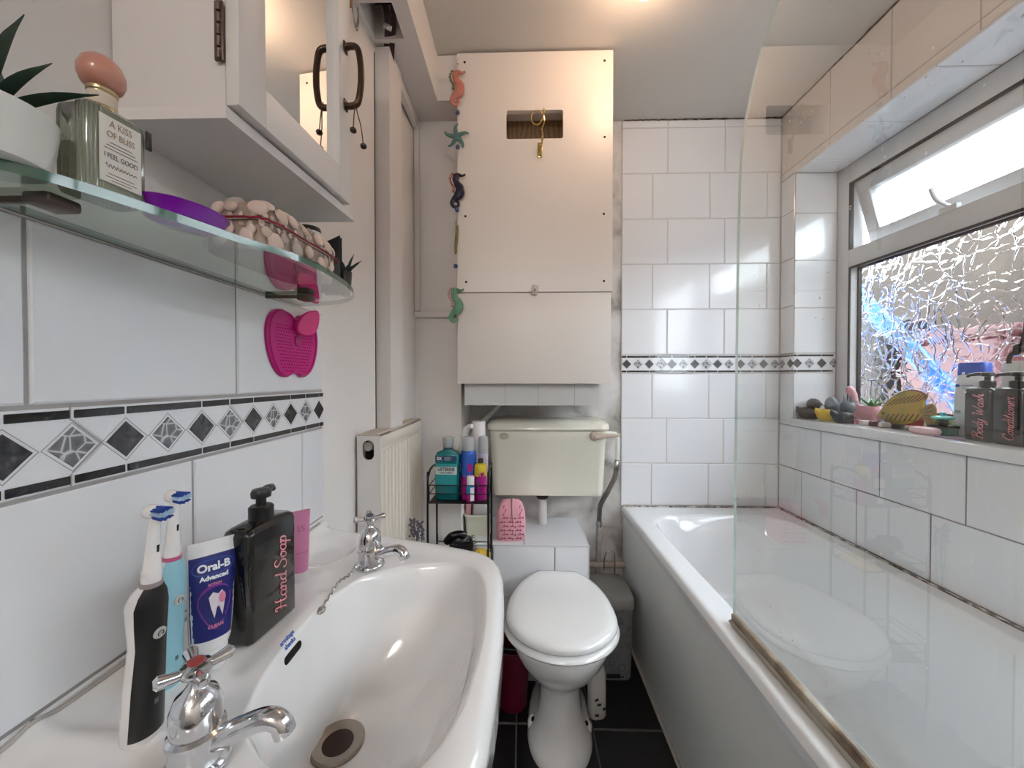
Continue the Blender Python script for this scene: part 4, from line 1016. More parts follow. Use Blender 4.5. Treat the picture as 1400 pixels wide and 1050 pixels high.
# toothpaste tube standing on its cap
tpz = deck(-.335, .418) + .0
tb = thing('toothpaste_tube', 'blue and white toothpaste tube standing on its cap', 'toothpaste', (-.357, .414, tpz), (-.06, .05, 1.0))
MB().lathe([(.0165, 0), (.0175, .002), (.0165, .022), (.014, .024)], 28).build('cap', M_WPL, tb)
secs = [(.024, .0175, .0165), (.030, .0195, .0165), (.060, .0215, .0135), (.090, .0225, .0095), (.118, .0230, .0040), (.128, .0235, .0014), (.140, .0235, .0012)]
tl = [sloop(a, b, z, 2.0) for z, a, b in secs]
MB().loft(tl).build('tube_body', M_WPL, tb)
M_NAVY = mat('navy_print', '#1a2272', .3, var=.1)
la = MB()
def tube_front(z, u, off=.0005):
    zs = [s[0] for s in secs]; a = np.interp(z, zs, [s[1] for s in secs]); b = np.interp(z, zs, [s[2] for s in secs])
    x = u * a; return (x, -b * math.sqrt(max(0, 1 - u * u)) - off, z)
us_ = np.linspace(-.97, .97, 13); zz_ = np.linspace(.034, .124, 12)
gv = [tube_front(z, u, .0004) for z in zz_ for u in us_] 
la.add(gv, [(r * 13 + c, r * 13 + c + 1, (r + 1) * 13 + c + 1, (r + 1) * 13 + c) for r in range(11) for c in range(12)])
lab = la.build('label', M_NAVY, tb, fix=False)
def tube_patch(name, pts, m, off):
    o = [tube_front(z, u, off) for u, z in pts]; n = len(o); c = tuple(sum(q[i] for q in o) / n for i in range(3))
    MB().add(o + [c], [(i, (i + 1) % n, n) for i in range(n)]).build(name, m, lab, fix=False)
tube_patch('swirl', [(.9 * math.cos(t) * (.75 + .25 * math.sin(t)), .068 + .024 * math.sin(t)) for t in np.linspace(0, 2 * PI, 24, False)], mat('purple_print', '#7b2f92', .3), .0007)
tube_patch('swirl_core', [(.1 + .72 * math.cos(t), .070 + .019 * math.sin(t)) for t in np.linspace(0, 2 * PI, 24, False)], M_NAVY, .0009)
tube_patch('tooth_print', [(.0 + x, .071 + z) for x, z in ((-.28, .008), (-.1, .013), (.12, .010), (.3, .013), (.45, .006), (.38, -.004), (.3, -.014), (.18, -.003), (.06, -.004), (-.06, -.015), (-.2, -.003))], mat('tooth_print_white', '#e4d9e2', .3), .0011)
tube_patch('gum_print', [(.3 + .16 * math.cos(t), .076 + .006 * math.sin(t)) for t in np.linspace(0, 2 * PI, 12, False)], mat('pink_print', '#e08aa6', .3), .0013)
M_WINK = mat('white_print', '#eef0f4', .4)
rim_ = [(.88 * c, .111 + .0085 * s) for c, s in [(math.copysign(abs(math.cos(t)) ** .6, math.cos(t)), math.sin(t)) for t in np.linspace(0, 2 * PI, 24, False)]]
tube_patch('logo_plate', rim_, mat('blue_print_plate', '#2a4aa8', .3), .0006)
def tube_text(name, s, z, size, m, bold=.0003):
    o = text_part(name, s, size, m, lab, (0, 0, 0), (0, 0, 0), depth=.0002, bold=bold)
    for v in o.data.vertices:
        x, y = v.co.x, v.co.y; zz = z + y; a = np.interp(zz, [q[0] for q in secs], [q[1] for q in secs])
        v.co = tube_front(zz, max(-.98, min(.98, x / a)), .0012 + v.co.z)
    return o
tube_text('brand_lettering', 'Oral-B', .111, .0115, M_WINK, .0004)
tube_text('line_lettering', 'Advanced', .100, .0068, M_WINK)
tube_text('claim_lettering', 'ACTION', .0925, .0034, mat('pink_print', '#e08aa6', .3), .0001)
tube_text('foot_lettering', 'CLEAN', .048, .0046, mat('pink_print', '#e08aa6', .3), .0002)

# hand soap pump bottle ---------------------------------------------------------
M_BOT = mat('black_gloss_bottle', '#0b0e0d', .12, var=.1, coat=.4); M_PINKINK = mat('rose_print', '#d98a92', .45)
def pump_bottle(name, label, loc, rz, w, dep, h, word, size, nozzle=0.0, mirror=None):
    t = thing(name, label, 'bottle', loc, (0, 0, rz))
    # local: wide face looks to -y
    a, b = w / 2, dep / 2
    MB().loft([rloop(w - .006, dep - .006, .006, 0), rloop(w, dep, .008, .004), rloop(w, dep, .008, h - .007), rloop(w - .003, dep - .003, .008, h - .002), rloop(w - .010, dep - .010, .008, h + .001), rloop(.028, .028, .0138, h + .003)]).build('bottle_body', M_BOT, t, angle=50)
    MB().lathe([(.0145, h + .001), (.0145, h + .018), (.0125, h + .020)], 24).build('pump_collar', M_BPL, t)
    p = MB().lathe([(.006, h + .019), (.006, h + .030), (.0115, h + .031), (.012, h + .037), (.010, h + .041), (.004, h + .042)], 20)
    p.build('pump_head', M_BPL, t)
    MB().tube([(0, 0, h + .036), (.018, 0, h + .037), (.034, 0, h + .035), (.040, 0, h + .030)], [.0055, .005, .0042, .0035], 10).build('pump_nozzle', M_BPL, t, (0, 0, 0), (0, 0, nozzle))
    if word: script_mb(word, size).build('script_lettering', M_PINKINK, t, (a * .30, -b - .0004, h * .47), (PI / 2, -PI / 2, 0), fix=True)
    return t
sz = max(deck(-.36, .45), deck(-.33, .51)) 
pump_bottle('soap_pump_bottle', 'black pump bottle lettered Hand Soap in pink on the basin', (-.343, .481, ZB + .0012), PI / 2 - .10, .082, .040, .140, 'Hand Soap', .0205, nozzle=.35)

# pink hand cream tube -------------------------------------------------------------
pt = thing('cream_tube', 'pink hand cream tube with a white cap on the basin', 'tube', (-.362, .594, deck(-.362, .594) - .0005), (-.05, .03, .85))
MB().lathe([(.0125, 0), (.013, .002), (.013, .014), (.0115, .0155)], 24).build('cap', mat('pearl_cap', '#ddd2d4', .3), pt)
secs2 = [(.0155, .0125, .0125), (.03, .0140, .0115), (.07, .0152, .0070), (.095, .0160, .0025), (.103, .0162, .0012), (.112, .0162, .0011)]
MB().loft([sloop(a, b, z) for z, a, b in secs2]).build('tube_body', mat('dusty_pink_tube', '#cf7fa6', .35), pt)
text_part('lettering', 'ES', .013, mat('plum_print', '#9a5a80', .4), pt, (0, -.0075, .084), FACE_FRONT, bold=-.0001)
MB().rbox(-.009, .009, -.0111, -.0109, .046, .0468, .00005, 1).build('small_print', MATS['plum_print'], pt)

# =================================================================== APPLE MAT ON THE TILES
am = thing('makeup_brush_mat', 'magenta apple-shaped silicone brush cleaning mat stuck on the tiles', 'brush mat', (XL + .0006, .713, 1.21))
half = [(0, .046), (.018, .056), (.045, .058), (.068, .044), (.078, .018), (.075, -.015), (.062, -.045), (.042, -.063), (.022, -.066), (.008, -.060)]
ap = smooth([Vector((y, z, 0)) for y, z in half] + [Vector((-y, z, 0)) for y, z in half[::-1][:-1]], 5, True)
apo = [(q.x, q.y) for q in ap]
M_MAG = mat('magenta_silicone', '#c4127f', .4, var=.03)
def apf(u, v, t): return (t, u, v)
b = MB().loft([[(0, u, v) for u, v in apo], [(.004, u, v) for u, v in apo], [(.006, u * .97, v * .97) for u, v in apo]])
b.build('mat_base', M_MAG, am)
MB().loft([[(.006, u * .97, v * .97) for u, v in apo], [(.0085, u * .96, v * .96) for u, v in apo], [(.0085, u * .91, v * .91) for u, v in apo], [(.006, u * .90, v * .90) for u, v in apo]], (False, False)).build('raised_rim', M_MAG, am)
nb = MB()
for i in range(-8, 9):
    for j in range(-9, 8):
        y, z = i * .0075 + (j % 2) * .00375, j * .006
        if abs(y) > .058 - max(0, -z) * .35 or (y * y + (z + .004) ** 2) < .00012: continue
        if z > .034: continue
        nb.loft([[(.006, y - .0022, z), (.006, y, z - .0014), (.006, y + .0022, z), (.006, y, z + .0014)], [(.0078, y - .0012, z), (.0078, y, z - .0007), (.0078, y + .0012, z), (.0078, y, z + .0007)]])
tag(nb.build('scrub_nubs', M_MAG, am), kind='stuff')
MB().lathe([(.011, 0), (.011, .002), (.009, .0026), (.004, .0018)], 20).build('suction_dimple', mat('deep_magenta', '#ab0d6c', .4), am, (.006, .008, .004), (0, PI / 2, 0))
lf = smooth([Vector((0, .0, 0)), Vector((.012, .018, 0)), Vector((.034, .030, 0)), Vector((.056, .030, 0)), Vector((.053, .008, 0)), Vector((.040, -.012, 0)), Vector((.018, -.018, 0)), Vector((.003, -.012, 0))], 5, True)
MB().loft([[(0, q.x, q.y) for q in lf], [(.004, q.x, q.y) for q in lf], [(.006, q.x * .93 + .002, q.y * .93) for q in lf]]).build('leaf_flap', mat('hot_pink_silicone', '#e0187f', .4), am, (.010, -.006, .030), (.15, -.05, -.35))
MB().rbox(0, .012, -.006, .010, .024, .046, .003).build('stem', M_MAG, am)

# =================================================================== THINGS ON THE GLASS SHELF
ZSH = ZG + TG + .0004
pot = thing('potted_succulent', 'spiky artificial succulent in a white pot on the glass shelf', 'plant', (-.388, .2585, ZSH))
MB().lathe([(.030, 0), (.034, .002), (.0375, .030), (.0385, .040), (.0375, .041), (.0355, .040), (.034, .033), (.004, .032)], 36).build('pot', mat('white_matt_pot', '#dcdcd8', .5), pot)
MB().lathe([(.0342, .032), (.02, .035), (.003, .036)], 20).build('soil', mat('dark_soil', '#231a14', .9, bump=.5), pot)
M_SUC = ramp_mat('dark_green_leaf', 'noise', [(.35, '#152a22'), (.6, '#274537'), (.8, '#46604c')], .45, scale=30)
def blade(parent, a, lean, L, w, m, base=(0, 0, .033), curl=.3, name='leaf', th=.003):
    ca, sa_ = math.cos(a), math.sin(a); loops = []
    for k in range(9):
        t = k / 8; r = L * t * math.sin(lean + curl * t); z = L * t * math.cos(lean + curl * t)
        ww = w * (math.sin(PI * (t * .78 + .17)) ** .9) * (1 - t ** 5) + .0003; th_ = th * (1 - .85 * t)
        c = Vector((base[0] + ca * (r + .004), base[1] + sa_ * (r + .004), base[2] + z)); s = Vector((-sa_, ca, 0))
        up_ = Vector((-ca * math.cos(lean), -sa_ * math.cos(lean), math.sin(lean)))
        loops.append([tuple(c + s * ww + up_ * ww * .25), tuple(c + up_ * th_ * .2), tuple(c - s * ww + up_ * ww * .25), tuple(c - up_ * th_)])
    return MB().loft(loops).build(name, m, parent, angle=50)
rr = random.Random(11)
for a, ln, L in ((.6, .10, .085), (.75, .38, .064), (.85, .74, .072), (2.6, .7, .07), (3.6, .6, .07), (4.3, .85, .06), (2.2, .35, .06)):
    blade(pot, a, ln, L, .0095, M_SUC, curl=.12)

# perfume bottle: ribbed glass, pink ball stopper --------------------------------------
pf = thing('perfume_bottle', 'ribbed green glass perfume bottle with a pink ball stopper', 'bottle', (-.3625, .3165, ZSH), (0, 0, 1.42))
M_RIB = mat('ribbed_green_glass', '#b9bfab', .08, var=.12, scale=20, trans=.6, coat=.4)
loops = []
for z, s_ in ((0, .93), (.004, 1.0), (.070, 1.0), (.076, .97), (.080, .80), (.083, .45)):
    lp = []
    for i in range(120):
        t = 2 * PI * i / 120; c, sn = math.cos(t), math.sin(t); n_ = 5.0
        x = .029 * math.copysign(abs(c) ** (2 / n_), c); y = .024 * math.copysign(abs(sn) ** (2 / n_), sn)
        k = 1 - (.035 * (i % 4 in (0, 1)) if .003 < z < .078 else 0)
        lp.append((x * s_ * k, y * s_ * k, z))
    loops.append(lp)
MB().loft(loops).build('glass_body', M_RIB, pf, angle=25); pf.scale = (.78, .78, .92)
MB().lathe([(.0125, .082), (.0125, .084), (.0118, .085), (.0118, .098), (.0128, .099), (.0128, .1015), (.0115, .103)], 28).build('neck_collar', mat('pale_gold_collar', '#c9b48e', .3, .7, var=.1), pf)
MB().lathe([(.0121, .086), (.0121, .097)], 28, caps=(False, False)).build('neck_paper', mat('cream_paper', '#d8ccb9', .7), pf)
MB().lathe([(.010, .102), (.0165, .106), (.0195, .113), (.0195, .119), (.016, .127), (.010, .132), (.003, .134)], 28).build('stopper', mat('pink_stopper', '#c88b78', .3, coat=.4), pf)
lbp = MB().rbox(-.019, .019, -.0256, -.0246, .010, .070, .0002, 1).build('paper_label', mat('white_paper_label', '#dcd9d3', .6), pf)
M_GREYINK = mat('grey_print', '#55504c', .6); M_GOLDINK = mat('gold_print', '#a5876a', .5)
for s_, z, sz_, m_ in (('A KISS', .0635, .0088, M_GOLDINK), ('OF BLISS', .0540, .0080, M_GOLDINK), ('THE', .0470, .0034, M_GREYINK), ('MAKES YOU SAY', .0420, .0032, M_GREYINK), ('I FEEL GOOD', .0345, .0062, M_GREYINK)):
    if s_ in ('THE', 'MAKES YOU SAY'): continue
    text_part('label_lettering', s_, sz_, m_, lbp, (0, -.0258, z), FACE_FRONT, depth=.0003, sx=.84)
sg = MB()
for k, (z, w_) in enumerate(((.0465, .010), (.0435, .013), (.0405, .015))): sg.box(-w_, w_, -.0259, -.0256, z, z + .0006)
for k, (z, w_) in enumerate(((.018, .012), (.015, .014), (.0125, .009))): sg.box(-w_, w_, -.0259, -.0256, z, z + .0005)
tag(sg.build('small_print', M_GREYINK, lbp), kind='stuff')
sig = MB().tube([(-.014 + .028 * k / 40, -.0258, .0255 + .0022 * math.sin(k * 1.35) * (1 - k / 60)) for k in range(41)], .0003, 4).build('signature', M_GREYINK, lbp)
# black leather tab hanging on its corner
MB().rbox(.024, .030, -.0262, -.0240, .058, .076, .0008).build('black_tag', M_BPL, pf)

# purple dish ---------------------------------------------------------------------------
pd = thing('purple_dish', 'shallow glossy purple dish on the glass shelf', 'dish', (-.342, .372, ZSH))
MB().loft([sloop(.020, .026, 0), sloop(.026, .034, .002), sloop(.032, .041, .013), sloop(.0335, .0425, .0145), sloop(.031, .040, .0135), sloop(.022, .030, .005), sloop(.003, .004, .004)]).build('dish', mat('purple_gloss', '#8a14b0', .15, coat=.4), pd)

# shell covered box -------------------------------------------------------------------------
sb = thing('shell_box', 'oblong trinket box covered in seashells on the glass shelf', 'box', (-.3425, .520, ZSH), (0, 0, -.04)); sb.scale = (1, 1, 1.14)
bw, bl, bh1, bh2 = .045, .086, .030, .060
M_SHB = mat('sandy_box', '#a8968a', .8)
MB().loft([sloop(bw - .004, bl - .004, 0, 6), sloop(bw - .004, bl - .004, bh1, 6)]).build('box_base', M_SHB, sb)
lidp = MB().loft([sloop(bw - .004, bl - .004, bh1 + .0015, 6), sloop(bw - .005, bl - .006, .044, 5), sloop(bw - .014, bl - .016, .054, 4), sloop(bw - .03, bl - .04, .058, 3)]).build('box_lid', M_SHB, sb)
M_RCORD = mat('crimson_cord', '#8e1030', .6)
MB().tube([(q[0] * 1.04, q[1] * 1.02, bh1 + .0008 + .0007 * math.sin(i * 1.7)) for i, q in enumerate(sloop(bw + .001, bl + .001, 0, 6, N=60))] + [(bw * 1.05, 0, bh1 + .0008)], .0012, 6).build('crimson_cord', M_RCORD, sb)
shells = [mat('shell_cream', '#e6d8cb', .45, var=.1, scale=60), mat('shell_beige', '#d6c0b0', .5, var=.12, scale=50), mat('shell_pink', '#dcc4b9', .45, var=.1, scale=40), mat('shell_grey', '#bdb0a8', .5, var=.15, scale=60)]
def clam_mesh(k):
    mb = MB(); nr = 9; loops = []
    for j in range(6):
        t = j / 5; lp = []
        for i in range(22):
            q = 2 * PI * i / 22; r = (1 - .55 * t ** 2) * (1 + .05 * (i % 2)) * math.cos(t * 1.35) ** .5
            lp.append((r * math.cos(q) * .9, r * math.sin(q) + .15 * t, .62 * math.sin(t * 1.4)))
        loops.append(lp)
    return mb.loft(loops).mesh('shell', shells[k], 25)
def round_mesh(k): return MB().sphere((0, 0, .3), 1, 8, sc=(1, .85, .7)).mesh('shell', shells[k], 60)
def scallop_mesh(k):
    loops = []
    for j in range(6):
        t = j / 5; lp = []
        for i in range(25):
            q = -1.25 + 2.5 * i / 24; R = 1 - t * .15
            rp = 1 + .06 * math.cos(i * PI / 1.5)
            lp.append((R * rp * math.sin(q) * (1 - t * .1), R * rp * math.cos(q) * 1.05 - .55, .45 * math.sin(t * PI / 2) * math.cos(q) ** .5 * rp if j else 0))
        loops.append(lp + [(0, -.62, .08)])
    return MB().loft(loops).mesh('shell', shells[k], 25)
SM = [f(k) for f in (clam_mesh, round_mesh, scallop_mesh) for k in range(4)]
rs = random.Random(21)
def put_shell(parent, p, nrm, s, kind=None):
    me = SM[kind if kind is not None else rs.randrange(len(SM))]
    o = link('shell', me, parent, p)
    qq = Vector(nrm).to_track_quat('Z', 'Y') @ Euler((0, 0, rs.uniform(0, 6.28))).to_quaternion()
    o.rotation_mode = 'QUATERNION'; o.rotation_quaternion = qq; o.scale = (s, s, s * .8)
per = sloop(bw - .003, bl - .003, 0, 6, N=200)
def ring_shells(parent, z, count, s0, s1, tilt=0.0, shrink=1.0):
    acc = [0.0]
    for a, b in zip(per, per[1:] + per[:1]): acc.append(acc[-1] + math.dist(a, b))
    for k in range(count):
        s = (k + rs.uniform(-.2, .2)) / count * acc[-1] % acc[-1]; i = max(j for j in range(200) if acc[j] <= s)
        x, y, _ = per[i]; xn, yn, _ = per[(i + 1) % 200]; t = Vector((xn - x, yn - y, 0)).normalized(); nn = Vector((t.y, -t.x, tilt))
        put_shell(parent, (x * shrink, y * shrink, z + rs.uniform(-.001, .001)), nn, rs.uniform(s0, s1))
ring_shells(sb, .0125, 15, .0085, .0115); ring_shells(sb, .020, 20, .006, .0095); ring_shells(sb, .027, 40, .003, .0042)
ring_shells(lidp, .0355, 42, .0028, .0044, .2); ring_shells(lidp, .043, 17, .0075, .011, .5, .97); ring_shells(lidp, .052, 12, .009, .012, 1.6, .76)
for k in range(9): put_shell(lidp, (rs.uniform(-.02, .02), -.045 + .011 * k, .055), (rs.uniform(-.3, .3), rs.uniform(-.3, .3), 1), rs.uniform(.008, .012))

# black frame and little dark plant at the end of the shelf --------------------------------
bf = thing('folded_card', 'black folded card standing at the far end of the glass shelf', 'card', (-.338, .668, ZSH), (0, 0, .2)); bf.scale = (1, 1, 1.75)
MB().prism([(-.022, .0), (.010, .0), (.010, .060), (-.022, .050)], lambda u, v, t: (u, t, v), -.001, .001).build('front_leaf', mat('black_card', '#121113', .35), bf)
MB().prism([(-.022, .0), (.010, .0), (.010, .060), (-.022, .050)], lambda u, v, t: (u, t, v), -.001, .001).build('back_leaf', mat('black_card', '#121113', .35), bf, (.0, .014, 0), (0, 0, -.25))
dp = thing('dark_plant', 'tiny dark green plant behind the black card on the glass shelf', 'plant', (-.328, .690, ZSH)); dp.scale = (1, 1, 1.0)
MB().lathe([(.008, 0), (.0115, .044), (.0110, .045), (.003, .0445)], 16).build('pot', mat('black_card', '#121113', .35), dp)
for a, ln, L in ((.2, .7, .034), (-.3, 1.0, .030), (.0, .25, .036), (1.6, .5, .03), (3.0, .5, .03), (4.6, .6, .028)): blade(dp, a, ln, L, .0045, mat('black_green_leaf', '#22302a', .5), (0, 0, .044), .1)
ti = thing('black_tin', 'small black tin with white lettering behind the shell box', 'tin', (-.398, .693, ZSH)); ti.scale = (1, 1, 1.62)
MB().lathe([(.020, 0), (.0205, .001), (.0205, .076), (.0195, .078), (.0195, .0788), (.004, .0788)], 28).build('tin_body', mat('black_tin_paint', '#17171a', .4), ti)
for s_, z in (('STYLE', .072), ('ME', .063)):
    text_part('lettering', s_ if s_ == 'ME' else '', .009, M_WINK, ti, (.0147, -.0147, z), (PI / 2, 0, PI / 4), bold=.0004) if s_ == 'ME' else None
MB().lathe([(.0208, .0705), (.0208, .0735)], 28, caps=(False, False)).build('white_band', M_WINK, ti)

# =================================================================== HOOK, GARLAND, STRAP, WIRE ORNAMENT
M_BRASS = mat('polished_brass', '#d9bd7a', .18, 1.0, var=.05)
hk = thing('brass_hook', 'twisted brass hook with a curl on the boiler cupboard', 'hook', (.0635, YF - .0003, 1.935))
MB().rbox(-.008, .008, -.003, 0, -.024, .028, .0012).build('back_plate', M_BRASS, hk)
MB().lathe([(.0022, 0), (.0022, .002), (.001, .003)], 10).build('plate_screw', mat('dark_screw', '#2b211c', .5, .6), hk, (0, -.003, -.016), (PI / 2, 0, 0))
tw = []
for k in range(30):
    t = k / 29; tw.append((.002 + .006 * t, -.003 - .034 * t, -.004 + .038 * t))
twm = MB()
for ph in (0, PI):
    twm.tube([(x + .0022 * math.cos(9 * i / 29 * 2 + ph), y, z + .0022 * math.sin(9 * i / 29 * 2 + ph)) for i, (x, y, z) in enumerate(tw)], .0020, 7)
twm.build('twisted_arm', M_BRASS, hk)
sp_ = []
for k in range(46):
    t = k / 45; a = -.9 + t * 7.2; r = .030 - .004 * t
    sp_.append((-.010 + r * .78 * math.cos(a), -.040 - .030 * t, .082 + r * math.sin(a) - .006 + (.016 * max(0, t - .8) / .2)))
MB().tube([tw[-1]] + sp_, .0021, 8).build('curl', M_BRASS, hk)
MB().sphere(sp_[-1], .0045, 10).build('end_ball', M_BRASS, hk)

ga = thing('seaside_garland', 'hanging garland of painted seahorses, a starfish and blue beads', 'garland', (-.222, YF - .012, 2.235))
G0 = ga.location
MB().tube([(0, 0, .006), (0.001, -.002, -.4), (-.004, -.002, -.845)], .0006, 5).build('string', mat('pale_string', '#cfc6b8', .8), ga)
MB().lathe([(.003, -.008), (.003, .0), (.001, .001)], 8).build('nail', M_STEEL, ga, (0, 0, .004), (PI / 2, 0, 0))
def seahorse(z, s, mb_, mbelly, mspine, flip=1, x=0.0):
    o = link('seahorse', None, ga, (x, -.002, z - G0.z))
    P = lambda a, b: Vector((a * flip * s, 0, b * s))
    path = smooth([P(.004, .040), P(-.002, .038), P(-.006, .028), P(-.002, .016), P(.006, .004), P(.006, -.010), P(-.001, -.020), P(-.010, -.028), P(-.016, -.040), P(-.008, -.050), P(.002, -.046), P(.002, -.036), P(-.006, -.036)], 5)
    rr_ = np.interp(np.linspace(0, 1, len(path)), [0, .1, .22, .36, .46, .6, .75, .9, 1], [.005, .0105, .0085, .0135, .0140, .0075, .0048, .0035, .002])
    b = MB(); b.tube(path, [float(q) * s for q in rr_], 10)
    for i, v in enumerate(b.v): b.v[i] = (v[0], v[1] * .55, v[2])
    b.build('body', mb_, o)
    MB().tube([P(.004, .040), P(.014, .038), P(.022, .042)], [.0055 * s, .003 * s, .0028 * s], 8).build('snout', mb_, o)
    MB().sphere(P(.006, -.002), .0085 * s, 8, sc=(.8, .62, 1.35)).build('belly', mbelly, o)
    f = MB(); pts_ = smooth([P(-.006, .044), P(-.013, .032), P(-.011, .018), P(-.004, .006), P(-.004, -.008)], 3)
    for k, q in enumerate(pts_):
        q = q + Vector((-flip * .005 * s, 0, 0)); d_ = Vector((-flip * .008 * s, 0, .002 * s))
        f.loft([[tuple(q + Vector((0, -.0012, -.0022 * s))), tuple(q + Vector((0, .0012, -.0022 * s))), tuple(q + Vector((0, .0012, .0022 * s))), tuple(q + Vector((0, -.0012, .0022 * s)))], [tuple(q + d_ + Vector((0, yy, zz))) for yy, zz in ((-.0004, -.0005), (.0004, -.0005), (.0004, .0005), (-.0004, .0005))]])
    f.build('spine_fin', mspine, o)
    MB().sphere(P(.003, .041) + Vector((0, -.004 * s, 0)), .0016 * s, 6).build('eye', M_BPL, o)
    return o
seahorse(2.152, 1.22, mat('coral_pink_paint', '#d08273', .4, var=.12, scale=60), mat('peach_paint', '#d9a080', .4), mat('olive_paint', '#6d7446', .5))
seahorse(1.799, 1.22, mat('indigo_paint', '#2b2746', .35, var=.2, scale=60), mat('slate_paint', '#5f6b66', .4), mat('brick_red_paint', '#b04638', .5))
seahorse(1.402, 1.22, mat('mint_green_paint', '#6ea583', .4, var=.2, scale=60), mat('pale_green_paint', '#b9cf9a', .4), mat('rose_fin_paint', '#cf7a8c', .5), x=-.006)
st = []
for k in range(10):
    a = PI / 2 + .18 + k * PI / 5; r = .044 if k % 2 == 0 else .014; st.append((r * math.cos(a), r * math.sin(a)))
ssm = MB(); M_STAR = mat('teal_starfish', '#5d8583', .5, var=.2, scale=60, bump=.4, bscale=300)
for k in range(5):
    a = PI / 2 + .18 + k * 2 * PI / 5
    pth = smooth([Vector((.0, 0, 0)), Vector((.016 * math.cos(a), 0, .016 * math.sin(a))), Vector((.033 * math.cos(a - .1), 0, .033 * math.sin(a - .1))), Vector((.044 * math.cos(a - .28), 0, .044 * math.sin(a - .28)))], 3)
    ssm.tube(pth, [float(q) for q in np.linspace(.0105, .003, len(pth))], 8)
for i, v in enumerate(ssm.v): ssm.v[i] = (v[0], v[1] * .6, v[2])
ssm.build('starfish', M_STAR, ga, Vector((-.226, YF - .014, 1.981)) - G0)
for x_, z_ in ((-.2215, 2.064), (-.2215, 1.945), (-.224, 1.728), (-.2295, 1.534)):
    MB().sphere((0, 0, 0), .0078, 10).build('blue_bead', mat('blue_glass_bead', '#55618f', .2), ga, Vector((x_, YF - .014, z_)) - G0)
MB().tube(smooth([(.003, 0, .050), (.001, 0, .02), (-.002, 0, -.02), (-.003, 0, -.05)], 4), [.003, .0045, .0055, .0055, .0055, .0056, .0058, .0058, .0055, .0052, .0048, .0045, .003], 8).build('driftwood_stick', mat('olive_driftwood', '#8c8345', .6, var=.2, scale=60), ga, Vector((-.2265, YF - .013, 1.626)) - G0)
MB().tube([(0, 0, .012), (0, 0, -.012)], .0048, 8).build('end_bead', mat('brown_wood_bead', '#6d5a48', .5), ga, Vector((-.2285, YF - .013, 1.338 + .03)) - G0)

# folded plum coloured strap pushed into the soffit hole
sp = thing('plum_strap', 'dark plum leather strap tucked into the hole of the soffit', 'strap', (-.385, 1.085, 2.112))
S0 = Vector((-.385, 1.06, 2.13)); M_PLUM = mat('plum_leather', '#3a1a26', .35, var=.2, scale=30, coat=.2)
def ribbon(parent, name, pts, w, th, m, side):
    lo = []; s = Vector(side)
    for k, q in enumerate(pts):
        t = (pts[min(k + 1, len(pts) - 1)] - pts[max(0, k - 1)]).normalized(); nn = t.cross(s).normalized()
        lo.append([tuple(q + s * w / 2 + nn * th / 2), tuple(q - s * w / 2 + nn * th / 2), tuple(q - s * w / 2 - nn * th / 2), tuple(q + s * w / 2 - nn * th / 2)])
    return MB().loft(lo).build(name, m, parent)
ribbon(sp, 'strap_end', smooth([Vector((-.030, .045, -.008)), Vector((-.018, .030, .005)), Vector((.0, -.010, .030)), Vector((.006, -.035, .055)), Vector((.0, -.05, .080))], 5), .020, .004, M_PLUM, (.75, .3, -.1))
ribbon(sp, 'strap_end', smooth([Vector((-.012, .055, -.012)), Vector((-.002, .030, .002)), Vector((.014, -.005, .030)), Vector((.024, -.03, .06)), Vector((.026, -.04, .085))], 5), .018, .004, M_PLUM, (.75, .3, -.1))
MB().rbox(-.012, .012, -.002, .002, -.007, .007, .001).build('buckle', M_CHROME, sp, (.004, -.020, .030), (.5, .3, .2))

# wire ornament on the left wall (only its lower end shows)
wo = thing('wire_ornament', 'bent wire hanger with a dried flower on the left wall near the soffit', 'ornament', (lw(.98) + .004, .985, 2.06))
MB().tube(smooth([(.002, -.030, .055), (.004, -.026, .02), (.004, -.012, -.004), (.004, .0, .0), (.004, .006, .03), (.004, .002, .06)], 6), .0018, 6).build('wire', M_STEEL, wo)
MB().tube(smooth([(.006, -.045, .05), (.008, -.035, .01), (.008, -.016, -.006), (.006, -.004, .03)], 6), .0014, 6).build('wire', M_STEEL, wo)
fb = MB()
for k in range(14):
    q = k * 2.4; fb.sphere((.004 + .004 * math.cos(q), -.052 + .009 * math.sin(q * 1.3), .028 + .012 * math.cos(q * .7)), .0055, 6)
fb.build('dried_flower', mat('dried_flower_tan', '#b08a58', .7, var=.2, scale=60), wo)

